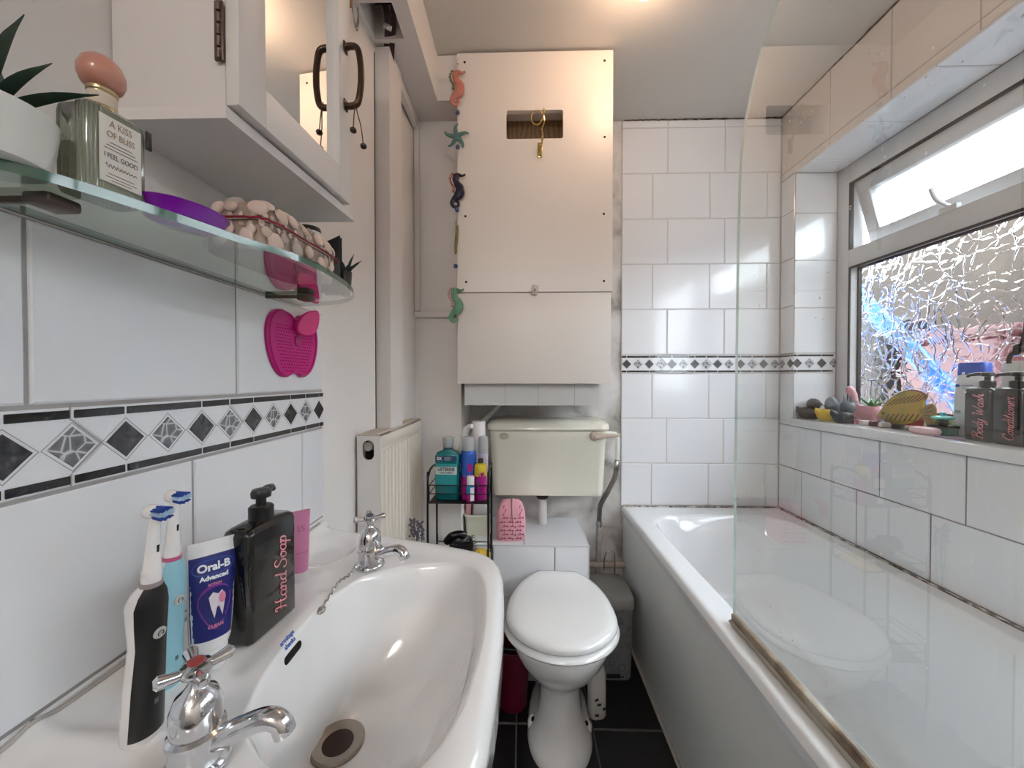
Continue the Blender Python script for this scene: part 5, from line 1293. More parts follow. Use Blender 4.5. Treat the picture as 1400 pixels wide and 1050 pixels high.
# =================================================================== WIRE RACK
RX0, RX1, RY0, RY1 = -.306, -.108, 1.205, 1.335
M_WIRE = mat('black_wire', '#121212', .4, .3)
rk = thing('wire_rack', 'black wire storage rack standing beside the toilet', 'rack', ((RX0 + RX1) / 2, (RY0 + RY1) / 2, 0))
RC = rk.location
tiers = (.24, .525, .735)
for x in (RX0, RX1):                                    # side frames: two posts joined by a rounded top
    MB().tube(smooth([(x, RY0, 0), (x, RY0, .40), (x, RY0, .800), (x, RY0 + .012, .822), (x, RY0 + .04, .838), (x, RY1 - .03, .838), (x, RY1 - .008, .825), (x, RY1, .80), (x, RY1, .40), (x, RY1, 0)], 5), .0035, 8).build('side_frame', M_WIRE, rk, world=True)
    MB().tube([(x, RY0, .31), (x, RY1, .31)], .0022, 6).build('side_bar', M_WIRE, rk, world=True)
for z in tiers:
    MB().rbox(RX0 + .002, RX1 - .002, RY0 + .003, RY1 - .003, z - .003, z, .0012).build('tray', mat('black_tray', '#1b1b1c', .45), rk, world=True)
    for dz in (.030, .058):
        r = [(RX0 + .004, RY0 + .004), (RX1 - .004, RY0 + .004), (RX1 - .004, RY1 - .004), (RX0 + .004, RY1 - .004)]
        if z == .525 and dz == .058: continue
        for a, b in zip(r, r[1:] + r[:1]): MB().tube([(*a, z + dz), (*b, z + dz)], .0017, 6).build('rail', M_WIRE, rk, world=True)
    for a in r: MB().tube([(*a, z - .001), (*a, z + .058)], .0017, 6).build('upright', M_WIRE, rk, world=True)

ZT = .7355
# mouthwash -----------------------------------------------------------------------------
mw = thing('mouthwash_bottle', 'teal mouthwash bottle on the wire rack', 'bottle', (-.250, 1.262, ZT), (0, 0, -.05))
MB().loft([sloop(.039, .024, 0, 4), sloop(.042, .026, .004, 4), sloop(.042, .026, .085, 4), sloop(.0395, .025, .090, 4), sloop(.0395, .025, .118, 4), sloop(.042, .026, .124, 4), sloop(.042, .026, .145, 4), sloop(.036, .024, .157, 3), sloop(.020, .018, .164, 2), sloop(.0165, .0165, .168, 2)]).build('bottle_body', mat('teal_liquid_bottle', '#0d8189', .12, var=.1, trans=.15, coat=.4), mw, angle=45)
MB().lathe([(.0165, .167), (.0165, .180), (.015, .182)], 24).build('neck_ring', mat('dark_neck_ring', '#23343a', .3), mw)
MB().lathe([(.0185, .174), (.0190, .205), (.0175, .208), (.004, .208)], 24).build('dosing_cap', mat('clear_cap', '#cfdadb', .12, trans=.6), mw)
lbm = MB().rbox(-.036, .036, -.0275, -.0262, .052, .122, .0004, 1).build('label', mat('teal_label', '#2a9aa0', .35), mw)
MB().rbox(-.036, .036, -.0282, -.0272, .086, .112, .0003, 1).build('name_plate', mat('pale_label', '#d7dcdd', .4), lbm)
MB().rbox(-.036, .036, -.0278, -.0268, .130, .148, .0003, 1).build('top_label', mat('navy_label', '#123a5e', .35), mw)
M_DINK = mat('dark_print', '#1a1d22', .5)
text_part('brand_lettering', 'LISTERINE', .0150, M_DINK, lbm, (0, -.0286, .1035), FACE_FRONT, bold=.0005, sx=.86)
text_part('flavour_lettering', 'COOL MINT', .0085, mat('teal_print', '#3c7f8a', .5), lbm, (0, -.0286, .0925), FACE_FRONT, bold=.0003, sx=.95)
text_part('strength_lettering', '5X', .0135, M_WINK, mw, (-.023, -.0281, .139), FACE_FRONT, bold=.0005)
for z, w in ((.142, .014), (.138, .016), (.134, .012)): MB().box(-.006, -.006 + w * 1.6, -.0281, -.0278, z, z + .0016).build('small_print', mat('pale_blue_print', '#9fc0d4', .5), mw)

def can(name, label, cat, loc, r, prof, parts):
    t = thing(name, label, cat, loc)
    for nm, p, m in parts: MB().lathe([(r * a, z) for a, z in p], 28).build(nm, m, t)
    return t
M_CAN1 = mat('magenta_can_print', '#c22a92', .25, .2); M_CAN2 = mat('blue_can_print', '#2f5fc4', .25, .2); M_CAN3 = mat('yellow_can_print', '#e2c93c', .25, .2)
M_CLR = mat('frosted_clear_cap', '#dde0e2', .2, trans=.4)
def splash(parent, r, z, h, w, m, ang, seed):
    q = random.Random(seed); o = []
    for k in range(18):
        t = 2 * PI * k / 18; rad = (1 if k % 2 else .62) * q.uniform(.8, 1.1)
        o.append((ang + w * rad * math.cos(t), z + h * rad * math.sin(t)))
    vs = [((r + .0006) * math.cos(a), (r + .0006) * math.sin(a), zz) for a, zz in o] + [((r + .0006) * math.cos(ang), (r + .0006) * math.sin(ang), z)]
    return MB().add(vs, [(i, (i + 1) % 18, 18) for i in range(18)]).build('printed_splash', m, parent, fix=False)
c1 = can('dry_shampoo_can', 'tall blue and magenta aerosol can on the wire rack', 'aerosol can', (-.181, 1.262, ZT), .0255, [], [
    ('lower_body', [(.9, 0), (1, .004), (1, .085)], M_CAN1), ('upper_body', [(1, .085), (1, .150), (.9, .160), (.72, .166)], M_CAN2),
    ('clear_cap', [(.80, .160), (.82, .166), (.78, .205), (.70, .210), (.1, .210)], M_CLR)])
splash(c1, .0255, .108, .020, .5, M_CAN1, -1.2, 1); splash(c1, .0255, .086, .016, .6, M_CAN2, -2.0, 4)
text_part('lettering', 'XXL', .012, M_WINK, c1, (.009, -.0262, .108), (PI / 2, 0, .35), bold=.0005) if False else None
c2 = can('dry_shampoo_can', 'yellow and magenta aerosol can on the wire rack', 'aerosol can', (-.138, 1.252, ZT), .0215, [], [
    ('lower_body', [(.9, 0), (1, .004), (1, .080)], M_CAN1), ('upper_body', [(1, .080), (1, .108), (.88, .118), (.6, .122)], M_CAN3),
    ('spray_head', [(.42, .120), (.42, .132), (.34, .137), (.05, .138)], M_BPL)])
splash(c2, .0215, .078, .022, .8, M_CAN1, -1.3, 3); splash(c2, .0215, .058, .018, .6, mat('plum_can_print', '#8a2a78', .3), -1.8, 6)
c3 = can('travel_spray_can', 'small blue and pink spray can in front of the taller cans', 'aerosol can', (-.168, 1.2235, ZT), .0135, [], [
    ('lower_body', [(.9, 0), (1, .002), (1, .026)], M_CAN1), ('upper_body', [(1, .026), (1, .052), (.9, .056)], mat('cyan_can_print', '#2a8fc8', .25, .2)),
    ('white_cap', [(.92, .055), (.94, .080), (.86, .084), (.1, .085)], M_WPL)])
MB().add([(.0141 * math.cos(a), .0141 * math.sin(a), z) for z in (.006, .05) for a in np.linspace(-1.5, -.5, 6)], [(i, i + 1, 7 + i, 6 + i) for i in range(5)]).build('white_label', M_WINK, c3, fix=False)
can('hairspray_can', 'tall plain white aerosol can at the back of the wire rack', 'aerosol can', (-.150, 1.305, ZT), .0225, [], [
    ('can_body', [(.92, 0), (1, .004), (1, .185), (.95, .190)], M_WPL), ('cap', [(1.02, .190), (1.04, .194), (1.02, .252), (.95, .257), (.1, .258)], M_WPL)])
sp1 = can('spray_bottle', 'white rounded spray bottle behind the mouthwash', 'bottle', (-.200, 1.303, ZT), .025, [], [
    ('bottle_body', [(.9, 0), (1, .004), (1, .150), (.8, .175), (.5, .190)], mat('milky_plastic', '#d9dadb', .3, trans=.1))])
MB().tube(smooth([(0, 0, .188), (0, 0, .205), (.004, -.004, .222), (.016, -.012, .238), (.030, -.02, .242)], 4), [.013] * 6 + [.012] * 5 + [.009] * 5 + [.007], 12).build('spray_head', M_WPL, sp1)
can('clear_cap_bottle', 'slim bottle with a clear dome cap behind the yellow can', 'bottle', (-.1315, 1.280, ZT), .0165, [], [
    ('bottle_body', [(.9, 0), (1, .003), (1, .150)], mat('lilac_bottle', '#c7bfd4', .3)), ('clear_cap', [(1.0, .150), (1.02, .155), (.98, .200), (.8, .208), (.1, .209)], M_CLR)])

# lower tier ---------------------------------------------------------------------------
Z2 = .5255
hb = thing('paddle_hairbrush', 'black hairbrush lying on the lower tier of the wire rack', 'hairbrush', (-.205, 1.262, Z2 + .045), (0, .0, .3))
MB().sphere((0, 0, 0), .042, 14, sc=(1.0, .45, 1.0)).build('brush_head', M_BPL, hb)
MB().tube([(-.03, 0, -.02), (-.06, .005, -.03), (-.085, .006, -.036)], [.010, .009, .008], 10).build('handle', M_BPL, hb)
pin = MB(); q = random.Random(9)
for a in np.linspace(-1.1, 1.1, 9):
    for b in np.linspace(-.9, .9, 7):
        d_ = Vector((math.sin(a) * .9 + .35, -math.cos(a) * math.cos(b), math.sin(b) * .9 + .25)).normalized()
        pin.tube([Vector((d_.x * .035, d_.y * .016, d_.z * .035)), Vector((d_.x * .058, d_.y * .035, d_.z * .056))], .0009, 5)
tag(pin.build('bristles', mat('grey_bristle', '#4a4644', .5), hb), kind='stuff')
MB().tube(smooth([(-.05, 0, .02), (-.035, -.012, .042), (-.01, -.015, .047), (.01, -.01, .040)], 5), .013, 10).build('hair_clasp', mat('black_clip_plastic', '#151516', .25), hb)
pk = thing('yellow_packet', 'crumpled yellow packet on the lower tier of the wire rack', 'packet', (-.140, 1.260, Z2))
v = []; q = random.Random(4); n_ = 9
for k in range(n_):
    for j in range(n_):
        x, y = -.032 + .064 * k / 8, -.045 + .09 * j / 8
        v.append((x, y, .030 * math.sin(PI * k / 8) ** .5 * math.sin(PI * j / 8) ** .4 + q.uniform(0, .005) + .002))
f_ = [(k * n_ + j, (k + 1) * n_ + j, (k + 1) * n_ + j + 1, k * n_ + j + 1) for k in range(8) for j in range(8)]
pkm = MB().add(v, f_); pkm.add([(x, y, .0005) for x, y, z in v], [tuple(reversed(t)) for t in f_])
pko = pkm.build('wrapper', mat('yellow_wrapper', '#e3c64a', .3, col2='#d7b23a', scale=20), pk, angle=25, fix=False)
MB().rbox(-.018, .012, -.040, -.030, .020, .034, .002).build('white_flash', M_WINK, pk)
lav = thing('lavender_sprigs', 'small bunch of lavender sprigs hanging on the side of the wire rack', 'flowers', (-.340, 1.200, .56))
M_LAV = mat('lavender_bloom', '#8a7a94', .7, var=.3, scale=80); M_LST = mat('lavender_stem', '#4e8a52', .6)
q = random.Random(2)
for k in range(5):
    x = -.020 + .009 * k; y = q.uniform(-.006, .006); top = .085 + q.uniform(-.02, .03)
    MB().tube([(x * .3, y, -.07), (x * .8, y, 0), (x, y, top)], .0012, 5).build('stem', M_LST, lav)
    b = MB()
    for j in range(14): b.sphere((x + q.uniform(-.005, .005), y + q.uniform(-.004, .004), top - .045 + j * .0042), .0042, 5)
    b.build('bloom', M_LAV, lav)
    for j in range(2): blade(lav, q.uniform(0, 6), .5, .03, .0028, M_LST, (x * .6, y, -.03 + .015 * j), .1, th=.001)

# =================================================================== THINGS ON THE LEDGE
cb_ = thing('cream_tub', 'cream plastic tub holding a wrapped packet on the tiled ledge', 'tub', (-.175, 1.515, ZL + .0005))
MB().loft([sloop(.045, .052, 0, 6), sloop(.052, .060, .075, 6), sloop(.057, .065, .077, 6), sloop(.057, .065, .084, 6), sloop(.050, .058, .084, 6), sloop(.044, .050, .006, 6)]).build('tub_wall', mat('cream_plastic', '#d9d8c6', .4), cb_)
bg_ = thing('wrapped_packet', 'white translucent packet sticking out of the cream tub', 'packet', (-.165, 1.515, ZL + .008))
MB().loft([sloop(.030, .024, 0, 4), sloop(.036, .030, .06, 4), sloop(.030, .020, .115, 3), sloop(.018, .006, .130, 2)]).build('wrapper', mat('white_film', '#dcdad8', .3, trans=.2, bump=.6, bscale=40), bg_)
pk2 = thing('pink_sponge', 'pink sponge in the cream tub', 'sponge', (-.215, 1.515, ZL + .008))
MB().rbox(-.009, .009, -.03, .03, 0, .125, .005).build('sponge_block', mat('pink_sponge_foam', '#d898a4', .9, bump=.6, bscale=200), pk2)
wb_ = thing('wash_bag', 'pink zipped wash bag with a dark red print under the cistern', 'bag', (-.042, 1.462, ZL + .0005), (0, 0, .06))
def bag_pt(u, v):      # outline section: rounded top
    return u, v
M_BAG = ramp_mat('pink_bag_fabric', 'noise', [(.3, '#e39aac'), (.7, '#eeb2c0')], .6, scale=8)
prof = []
for z, a, b in ((0, .050, .046), (.004, .055, .050), (.06, .057, .050), (.10, .055, .044), (.128, .046, .033), (.142, .034, .020), (.147, .018, .008)):
    prof.append(sloop(a, b, z, 5))
MB().loft(prof).build('bag_body', M_BAG, wb_, angle=55)
ZPf = MB().tube(smooth([(.004, -.050, .090), (.004, -.045, .105), (.004, -.034, .130), (.004, -.020, .145), (.004, 0, .149), (.004, .03, .135)], 5), .0028, 8)
ZPf.build('zip', mat('zip_metal', '#a08a80', .4, .5), wb_)
MB().rbox(.001, .0075, -.053, -.050, .078, .092, .0008).build('zip_pull', mat('zip_metal', '#a08a80', .4, .5), wb_)
M_MAROON = mat('dark_red_print', '#8a2a42', .6)
for r_ in range(6):
    z = .012 + .0155 * r_
    for c_ in range(3):
        x = -.030 + .030 * c_ + (.006 if r_ % 2 else -.004); 
        if abs(x) > .046: continue
        yy = -.0504 if z < .06 else -.0504 + (z - .06) * .14
        pm = MB().rbox(-.012, .012, -.0006, .0006, -.0011, .0011, .0003, 1).rbox(-.004, .001, -.0006, .0006, .003, .0062, .0003, 1).rbox(.008, .012, -.0006, .0006, -.003, .003, .0003, 1)
        pm.build('printed_motif', M_MAROON, wb_, (x, yy - .0004, z), (-.0 if z < .06 else .14, (.12 if c_ % 2 else -.1), 0))
for r_ in range(3):
    for sx_ in (-.028, .034):
        z = .104 + r_ * .012
        MB().rbox(-.0012, .0012, -.0006, .0006, -.006, .006, .0003, 1).build('printed_motif', M_MAROON, wb_, (sx_ + (.007 if r_ % 2 else 0), -.0435 + r_ * .0052, z), (-.42, .3, 0))

# =================================================================== ON THE FLOOR
pb_ = thing('pedal_bin', 'grey pedal bin with a circle pattern between toilet and bath', 'bin', (.348, 1.495, 0))
M_BIN = ramp_mat('patterned_grey_bin', 'cells', [(.0, '#5d5f64'), (.10, '#8e9094'), (.18, '#65676c'), (.30, '#85878c'), (.38, '#606267'), (.5, '#7a7c81')], .4, scale=26)
MB().loft([sloop(.072, .088, 0, 6), sloop(.074, .090, .006, 6), sloop(.080, .096, .270, 6), sloop(.080, .096, .274, 6)]).build('bin_body', M_BIN, pb_, angle=50)
MB().loft([sloop(.083, .100, .272, 6), sloop(.084, .101, .276, 6), sloop(.084, .101, .304, 6), sloop(.078, .095, .312, 6), sloop(.03, .04, .314, 5)]).build('lid', mat('grey_lid_plastic', '#8e8f8d', .4), pb_, angle=50)
MB().rbox(-.026, .026, -.098, -.080, .014, .026, .003).build('pedal', M_BPL, pb_)
MB().rbox(-.040, .040, -.0898, -.084, .010, .034, .002).build('pedal_recess', M_DARK, pb_)
cln = thing('cleaner_bottle', 'white cleaner bottle standing behind the toilet base', 'bottle', (.256, 1.262, 0), (0, 0, .2))
MB().loft([sloop(.026, .022, 0, 3), sloop(.029, .025, .006, 3), sloop(.029, .025, .10, 3), sloop(.027, .023, .15, 3), sloop(.018, .018, .185, 2), sloop(.012, .012, .20, 2)]).build('bottle_body', mat('scuffed_white_plastic', '#d3d0cd', .4, var=.1), cln)
MB().lathe([(.013, .199), (.014, .202), (.012, .235), (.004, .237)], 16).build('cap', M_WPL, cln)
q = random.Random(8)
for k in range(4):
    MB().rbox(-.004 - .004 * q.random(), .005 + .004 * q.random(), -.0006, .0006, -.004, .004, .0004, 1).build('dark_print', M_DINK, cln, (q.uniform(-.015, .015), -.0258, .02 + .017 * k), (0, q.uniform(-.6, .6), 0))
mt = thing('maroon_tub', 'dark maroon bucket in the shadow behind the basin', 'bucket', (-.030, 1.300, 0))
MB().loft([sloop(.046, .046, 0), sloop(.050, .050, .006), sloop(.060, .060, .20), sloop(.064, .064, .204), sloop(.064, .064, .212), sloop(.057, .057, .212), sloop(.047, .047, .010)]).build('bucket_wall', mat('maroon_plastic', '#6a1230', .35), mt)
MB().tube(smooth([(-.061, 0, .20), (-.046, -.04, .225), (0, -.060, .232), (.046, -.04, .225), (.061, 0, .20)], 6), .003, 8).build('handle', mat('teal_handle', '#0f4a4c', .5), mt)

# =================================================================== THINGS ON THE WINDOW SILL
ZW = .9785
def duck(label, loc, rz, mb_, mhead, mbill, extra=None, s=1.0):
    t = thing('rubber_duck', label, 'rubber duck', loc, (0, 0, rz)); t.scale = (1.3, 1.3, 1.35)
    # local: looks to -x ... beak at -x
    b = MB(); loops = []
    for k in range(12):
        tt = k / 11; z = s * .034 * tt; rx = s * .027 * math.sin(PI * (.22 + .68 * tt)) ** .7; ry = s * .021 * math.sin(PI * (.22 + .68 * tt)) ** .7
        loops.append(sloop(rx, ry, z, 2.1, s * (.004 + .010 * tt * tt * (1 if tt < .9 else .8)), N=20))
    b.loft(loops); b.tube([(s * .022, 0, s * .020), (s * .034, 0, s * .028), (s * .038, 0, s * .036)], [s * .012, s * .008, s * .002], 10)
    b.build('body', mb_, t, angle=60)
    MB().sphere((s * -.006, 0, s * .043), s * .0185, 14).build('head', mhead, t)
    MB().loft([sloop(s * .004, s * .009, s * .0, 2, s * -.022, N=14), sloop(s * .008, s * .008, s * .002, 2, s * -.027, N=14), sloop(s * .004, s * .007, s * .0045, 2, s * -.024, N=14)]).build('bill', mbill, t, (0, 0, s * .040))
    for sy in (-1, 1):
        MB().sphere((s * -.019, sy * s * .008, s * .050), s * .0024, 8).build('eye', M_BPL if mhead is not M_BPL else M_WPL, t)
        MB().sphere((s * .008, sy * s * .019, s * .020), s * .014, 10, sc=(1.1, .35, .7)).build('wing', mb_, t)
    return t
M_DUCKB = mat('charcoal_rubber', '#2e3238', .35); M_DUCKG = mat('grey_rubber', '#5c6670', .4); M_ORG = mat('orange_bill', '#b4592f', .4); M_YEL = mat('yellow_rubber', '#d8b83a', .4)
M_BRN = mat('brown_grey_rubber', '#4a423f', .45)
d1 = duck('dark brown rubber duck with a round cap in the window corner', (1.185, 1.556, ZW), PI * .9, M_BRN, mat('dark_face_rubber', '#37312f', .4), M_ORG)
MB().sphere((-.0075, 0, .0500), .0168, 12, sc=(1, 1, .62)).build('cap', mat('grey_cap_rubber', '#53514f', .5), d1)
for sy in (-1, 1): MB().lathe([(.012, -.004), (.012, .004)], 16).build('round_shield', mat('dark_disc', '#2a2726', .4), d1, (-.014, sy * .018, .016), (PI / 2, 0, .4))
for sy in (-1, 1): MB().tube([(-.004, sy * .012, .048), (-.012, sy * .026, .050), (-.016, sy * .030, .046)], [.004, .0045, .003], 8).build('ear_flap', M_BRN, d1)
d2 = duck('yellow rubber duck wearing a grey hood between two dark ducks', (1.200, 1.482, ZW), PI * .95, M_YEL, M_DUCKG, M_ORG)
MB().loft([sloop(.017, .017, .044, 2, -.008, N=18), sloop(.018, .018, .052, 2, -.006, N=18), sloop(.012, .012, .063, 2, -.004, N=18), sloop(.003, .003, .069, 2, -.003, N=18)]).build('hood', M_DUCKG, d2)
d3 = duck('black and grey rubber duck with pointed ears beside the pink planter', (1.192, 1.402, ZW), PI * .98, M_DUCKB, M_DUCKG, M_ORG)
for sy in (-1, 1): MB().loft([sloop(.006, .003, .058, 2, -.006, sy * .010, 8), sloop(.001, .001, .076, 2, -.004, sy * .012, 8)]).build('ear', M_DUCKG, d3)

# pink dinosaur planter ----------------------------------------------------------------
dn = thing('dinosaur_planter', 'pink dinosaur planter with a small flowering plant', 'planter', (1.281, 1.405, ZW), (0, 0, PI / 2 + .35)); dn.scale = (1.15, 1.15, 1.4)
M_DINO = mat('pink_ceramic', '#d79aa6', .35)
# local: body along x, neck at +x
b = MB()
b.loft([sloop(.026, .019, .006, 2.4, 0), sloop(.030, .022, .012, 2.4, 0), sloop(.034, .025, .028, 2.4, 0), sloop(.031, .023, .042, 2.4, 0), sloop(.028, .021, .045, 2.4, 0), sloop(.025, .018, .043, 2.4, 0), sloop(.024, .017, .036, 2.4, 0)])
b.build('body', M_DINO, dn, angle=60)
MB().tube(smooth([(.022, 0, .022), (.036, 0, .034), (.044, 0, .056), (.046, 0, .076), (.054, 0, .084), (.064, 0, .083)], 5), [float(q_) for q_ in np.interp(np.linspace(0, 1, 26), [0, .3, .65, .85, .95, 1], [.020, .014, .0105, .0125, .010, .004])], 14).build('neck_and_head', M_DINO, dn, angle=70)
MB().tube(smooth([(-.024, 0, .024), (-.040, 0, .022), (-.056, 0, .016), (-.068, 0, .008)], 5), [float(q_) for q_ in np.linspace(.018, .004, 16)], 12).build('tail', M_DINO, dn, angle=70)
for x_ in (-.018, .018):
    for y_ in (-.014, .014): MB().lathe([(.009, 0), (.009, .012), (.007, .02)], 14).build('leg', M_DINO, dn, (x_, y_, 0))
zig = []
for k in range(7): zig.append((-.018 + .006 * k, -.0236 - .0012, .030 + (.006 if k % 2 else -.004)))
MB().tube(zig, .0009, 6).build('zigzag_mark', mat('pale_pink_glaze', '#ecc9cd', .35), dn)
for sy in (-1, 1): MB().sphere((.055, sy * .0105, .088), .0018, 8).build('eye', M_BPL, dn)
MB().lathe([(.022, .036), (.012, .040), (.002, .041)], 18).build('soil', mat('dark_soil', '#231a14', .9, bump=.5), dn)
M_GRN = mat('fresh_green_leaf', '#4f9a3c', .45, var=.2, scale=60); M_VIO = mat('violet_petal', '#5a55b0', .5)
for a, ln, L in ((.3, .9, .048), (1.2, .7, .05), (2.0, .9, .045), (2.9, 1.0, .055), (3.6, .75, .05), (4.4, .9, .045), (5.3, .8, .05), (3.2, .4, .05)): blade(dn, a, ln, L, .0055, M_GRN, (-.004, 0, .040), .25, th=.001)
for fx, fy, fz in ((-.006, .004, .112), (-.030, -.004, .100)):
    MB().tube([(-.004, 0, .04), (fx * .8, fy, fz * .7), (fx, fy, fz)], .0009, 5).build('flower_stem', mat('dark_stem', '#3c4660', .6), dn)
    for k in range(6):
        a = k * PI / 3
        MB().sphere((fx + .008 * math.cos(a), fy + .008 * math.sin(a), fz), .005, 6, sc=(1, 1, .35)).build('petal', M_VIO, dn)
    MB().sphere((fx, fy, fz + .001), .003, 6).build('flower_centre', M_YEL, dn)

be = thing('blue_glass_bead', 'little shiny blue glass ball beside the pink planter', 'bead', (1.258, 1.335, ZW))
MB().sphere((0, 0, .0085), .0085, 14).build('ball', mat('blue_ball_glass', '#2a63a8', .08, coat=.6), be)
MB().sphere((.001, -.004, .0135), .003, 8).build('white_fleck', M_WPL, be)

# painted wooden fish -------------------------------------------------------------------
fi = thing('painted_fish', 'wooden fish ornament painted yellow, green and red on the sill', 'fish ornament', (1.258, 1.250, ZW), (.12, 0, -PI / 2 + .10)); fi.scale = (1, 1, 1.2)
# local: u along x (nose at -x), v up, thickness along y
fb = smooth([Vector(p_) for p_ in ((-.082, .030, 0), (-.066, .052, 0), (-.040, .078, 0), (-.005, .098, 0), (.035, .104, 0), (.062, .094, 0), (.058, .074, 0), (.046, .052, 0), (.052, .040, 0), (.034, .024, 0), (0, .012, 0), (-.040, .012, 0), (-.068, .020, 0))], 5, True)
M_FY = ramp_mat('fish_yellow_green', 'noise', [(.30, '#77824a'), (.5, '#c0a548'), (.7, '#c98f45')], .4, scale=14)
M_FTOP = ramp_mat('fish_top_fin', 'noise', [(.35, '#a9a45a'), (.55, '#8c5a56'), (.75, '#7d4a52')], .4, scale=11)
def plate(name, outline, th, m, parent, y=0.0):
    return MB().loft([[(q_.x * .97, y + th / 2, q_.y * .985 + .0006) for q_ in outline], [(q_.x, y + th / 4, q_.y) for q_ in outline], [(q_.x, y - th / 4, q_.y) for q_ in outline], [(q_.x * .97, y - th / 2, q_.y * .985 + .0006) for q_ in outline]]).build(name, m, parent)
plate('body', fb, .012, M_FY, fi)
tf = smooth([Vector(p_) for p_ in ((-.058, .062, 0), (-.035, .084, 0), (0, .103, 0), (.036, .109, 0), (.066, .098, 0), (.062, .082, 0), (.046, .068, 0), (.010, .070, 0), (-.030, .062, 0))], 5, True)
plate('top_fin', tf, .009, M_FTOP, fi, .0)
tail = smooth([Vector(p_) for p_ in ((.046, .046, 0), (.058, .062, 0), (.078, .074, 0), (.086, .062, 0), (.084, .040, 0), (.076, .022, 0), (.064, .016, 0), (.056, .030, 0))], 5, True)
plate('tail', tail, .008, mat('fish_tail_paint', '#b29a52', .4, col2='#8a6f46', scale=60), fi)
bel = smooth([Vector(p_) for p_ in ((-.046, .012, 0), (-.020, .0, 0), (.020, -.0, 0), (.046, .010, 0), (.050, .036, 0), (.030, .026, 0), (0, .016, 0), (-.030, .016, 0))], 5, True)
plate('belly_fin', bel, .008, mat('fish_red_paint', '#b44a44', .4, col2='#9a3a40', scale=40), fi)
M_STRIPE = mat('fish_dark_stripe', '#4a3230', .45)
for k in range(8):
    x0 = -.048 + .013 * k
    MB().tube(smooth([(x0, -.0066, .060 + .0025 * k), (x0 + .016, -.0066, .072 + .002 * k), (x0 + .034, -.0056, min(.104, .082 + .003 * k))], 4), .0011, 5).build('fin_stripe', M_STRIPE, fi)
for k in range(7):
    x0 = -.056 + .014 * k
    MB().tube(smooth([(x0, -.0066, .018 + .001 * k), (x0 + .006, -.0066, .030), (x0 + .016, -.0066, .038 + .001 * k)], 4), .0013, 5).build('body_stripe', M_STRIPE, fi)
for k in range(4): MB().tube([(.056 + .003 * k, -.0046, .036 + .007 * k), (.080, -.0046, .026 + .014 * k)], .0010, 5).build('tail_stripe', M_STRIPE, fi)
MB().lathe([(.004, 0), (.003, .001), (.001, .0012)], 12).build('eye', M_STRIPE, fi, (-.062, -.0062, .038), (PI / 2, 0, 0))
MB().rbox(-.03, .02, -.018, .018, -.001, .004, .002).build('stand', mat('dark_stand_wood', '#4a3a30', .5), fi)

# row of small pegs lying at the front -----------------------------------------------------
M_PEGW = mat('cream_peg', '#dcd4cc', .45); M_PEGR = mat('maroon_peg', '#6a2032', .4); M_PEGB = mat('black_peg', '#2a2526', .4)
for k, (px_, py_, m_, nm, rz) in enumerate(((1166, 577, M_PEGR, 'maroon', .25), (1178, 579, M_PEGW, 'cream', .15), (1192, 580, M_PEGR, 'maroon', .1), (1205, 583, M_PEGW, 'cream', -.1), (1222, 583, M_PEGB, 'black', -.9))):
    p_ = onZ(px_, py_, ZW); p_.x = 1.196 + .004 * k; p_.y = (onZ(px_, py_, ZW).y / onZ(px_, py_, ZW).x) * p_.x
    lb = {0: 'small maroon nail bottle lying beside the pink planter', 1: 'small cream nail bottle lying between two maroon ones', 2: 'small maroon nail bottle lying between two cream ones', 3: 'small cream nail bottle lying beside the black one', 4: 'small black nail bottle lying in front of the painted fish'}[k]
    pg = thing('nail_polish_bottle', lb, 'bottle', (p_.x, p_.y, ZW + .0082), (0, 0, rz))
    MB().loft([sloop(.0075, .0075, -.004, 4), sloop(.0085, .0080, -.002, 4), sloop(.0085, .0080, .022, 4), sloop(.005, .005, .026, 2)], M=Matrix.Rotation(PI / 2, 4, 'Y')).build('glass_body', m_, pg)
    MB().lathe([(.0052, .0255), (.0060, .028), (.0050, .056), (.003, .058)], 14, M=Matrix.Rotation(PI / 2, 4, 'Y')).build('cap', M_PEGW if m_ is not M_PEGW else M_PEGB, pg)
so2 = thing('soap_bar', 'pale pink oval soap bar at the front of the sill', 'soap', (1.185, 1.125, ZW), (0, 0, PI / 2 + .1))
MB().loft([sloop(.030, .018, 0), sloop(.036, .022, .005), sloop(.038, .023, .011), sloop(.035, .021, .018), sloop(.026, .015, .021), sloop(.006, .004, .022)]).build('bar', mat('pink_soap', '#e3c3c8', .35), so2)
pf2 = thing('purple_file', 'flat mauve nail file lying in front of the black bottles', 'nail file', (1.166, 1.045, ZW), (0, 0, 1.5))
MB().prism(rrect(.075, .014, .0069, 6), lambda u, v_, t: (u, v_, t), 0, .003).build('blade', mat('mauve_emery', '#8f7d9a', .7), pf2)
MB().prism(rrect(.070, .011, .0054, 6), lambda u, v_, t: (u, v_, t), .003, .0035).build('grit_face', mat('mauve_grit', '#a596ae', .9), pf2)
tr = thing('sink_strainer_pot', 'turquoise lidded pot with a black band behind the painted fish', 'pot', (1.222, 1.112, ZW)); tr.scale = (.68, .72, .8)
MB().loft([sloop(.034, .030, 0, 4), sloop(.038, .034, .003, 4), sloop(.038, .034, .024, 4), sloop(.036, .032, .026, 4)]).build('base', mat('dark_green_glass', '#1c5a50', .15, coat=.3), tr)
MB().loft([sloop(.041, .036, .026, 4), sloop(.041, .036, .034, 4), sloop(.034, .03, .036, 4)]).build('black_band', M_BPL, tr)
MB().lathe([(.015, .036), (.013, .056), (.014, .058)], 20).build('neck', M_BPL, tr)
MB().loft([sloop(.030, .026, .058, 3), sloop(.033, .029, .061, 3), sloop(.030, .026, .066, 3), sloop(.008, .008, .070, 2)]).build('lid', mat('turquoise_plastic', '#5fd0c8', .25), tr)
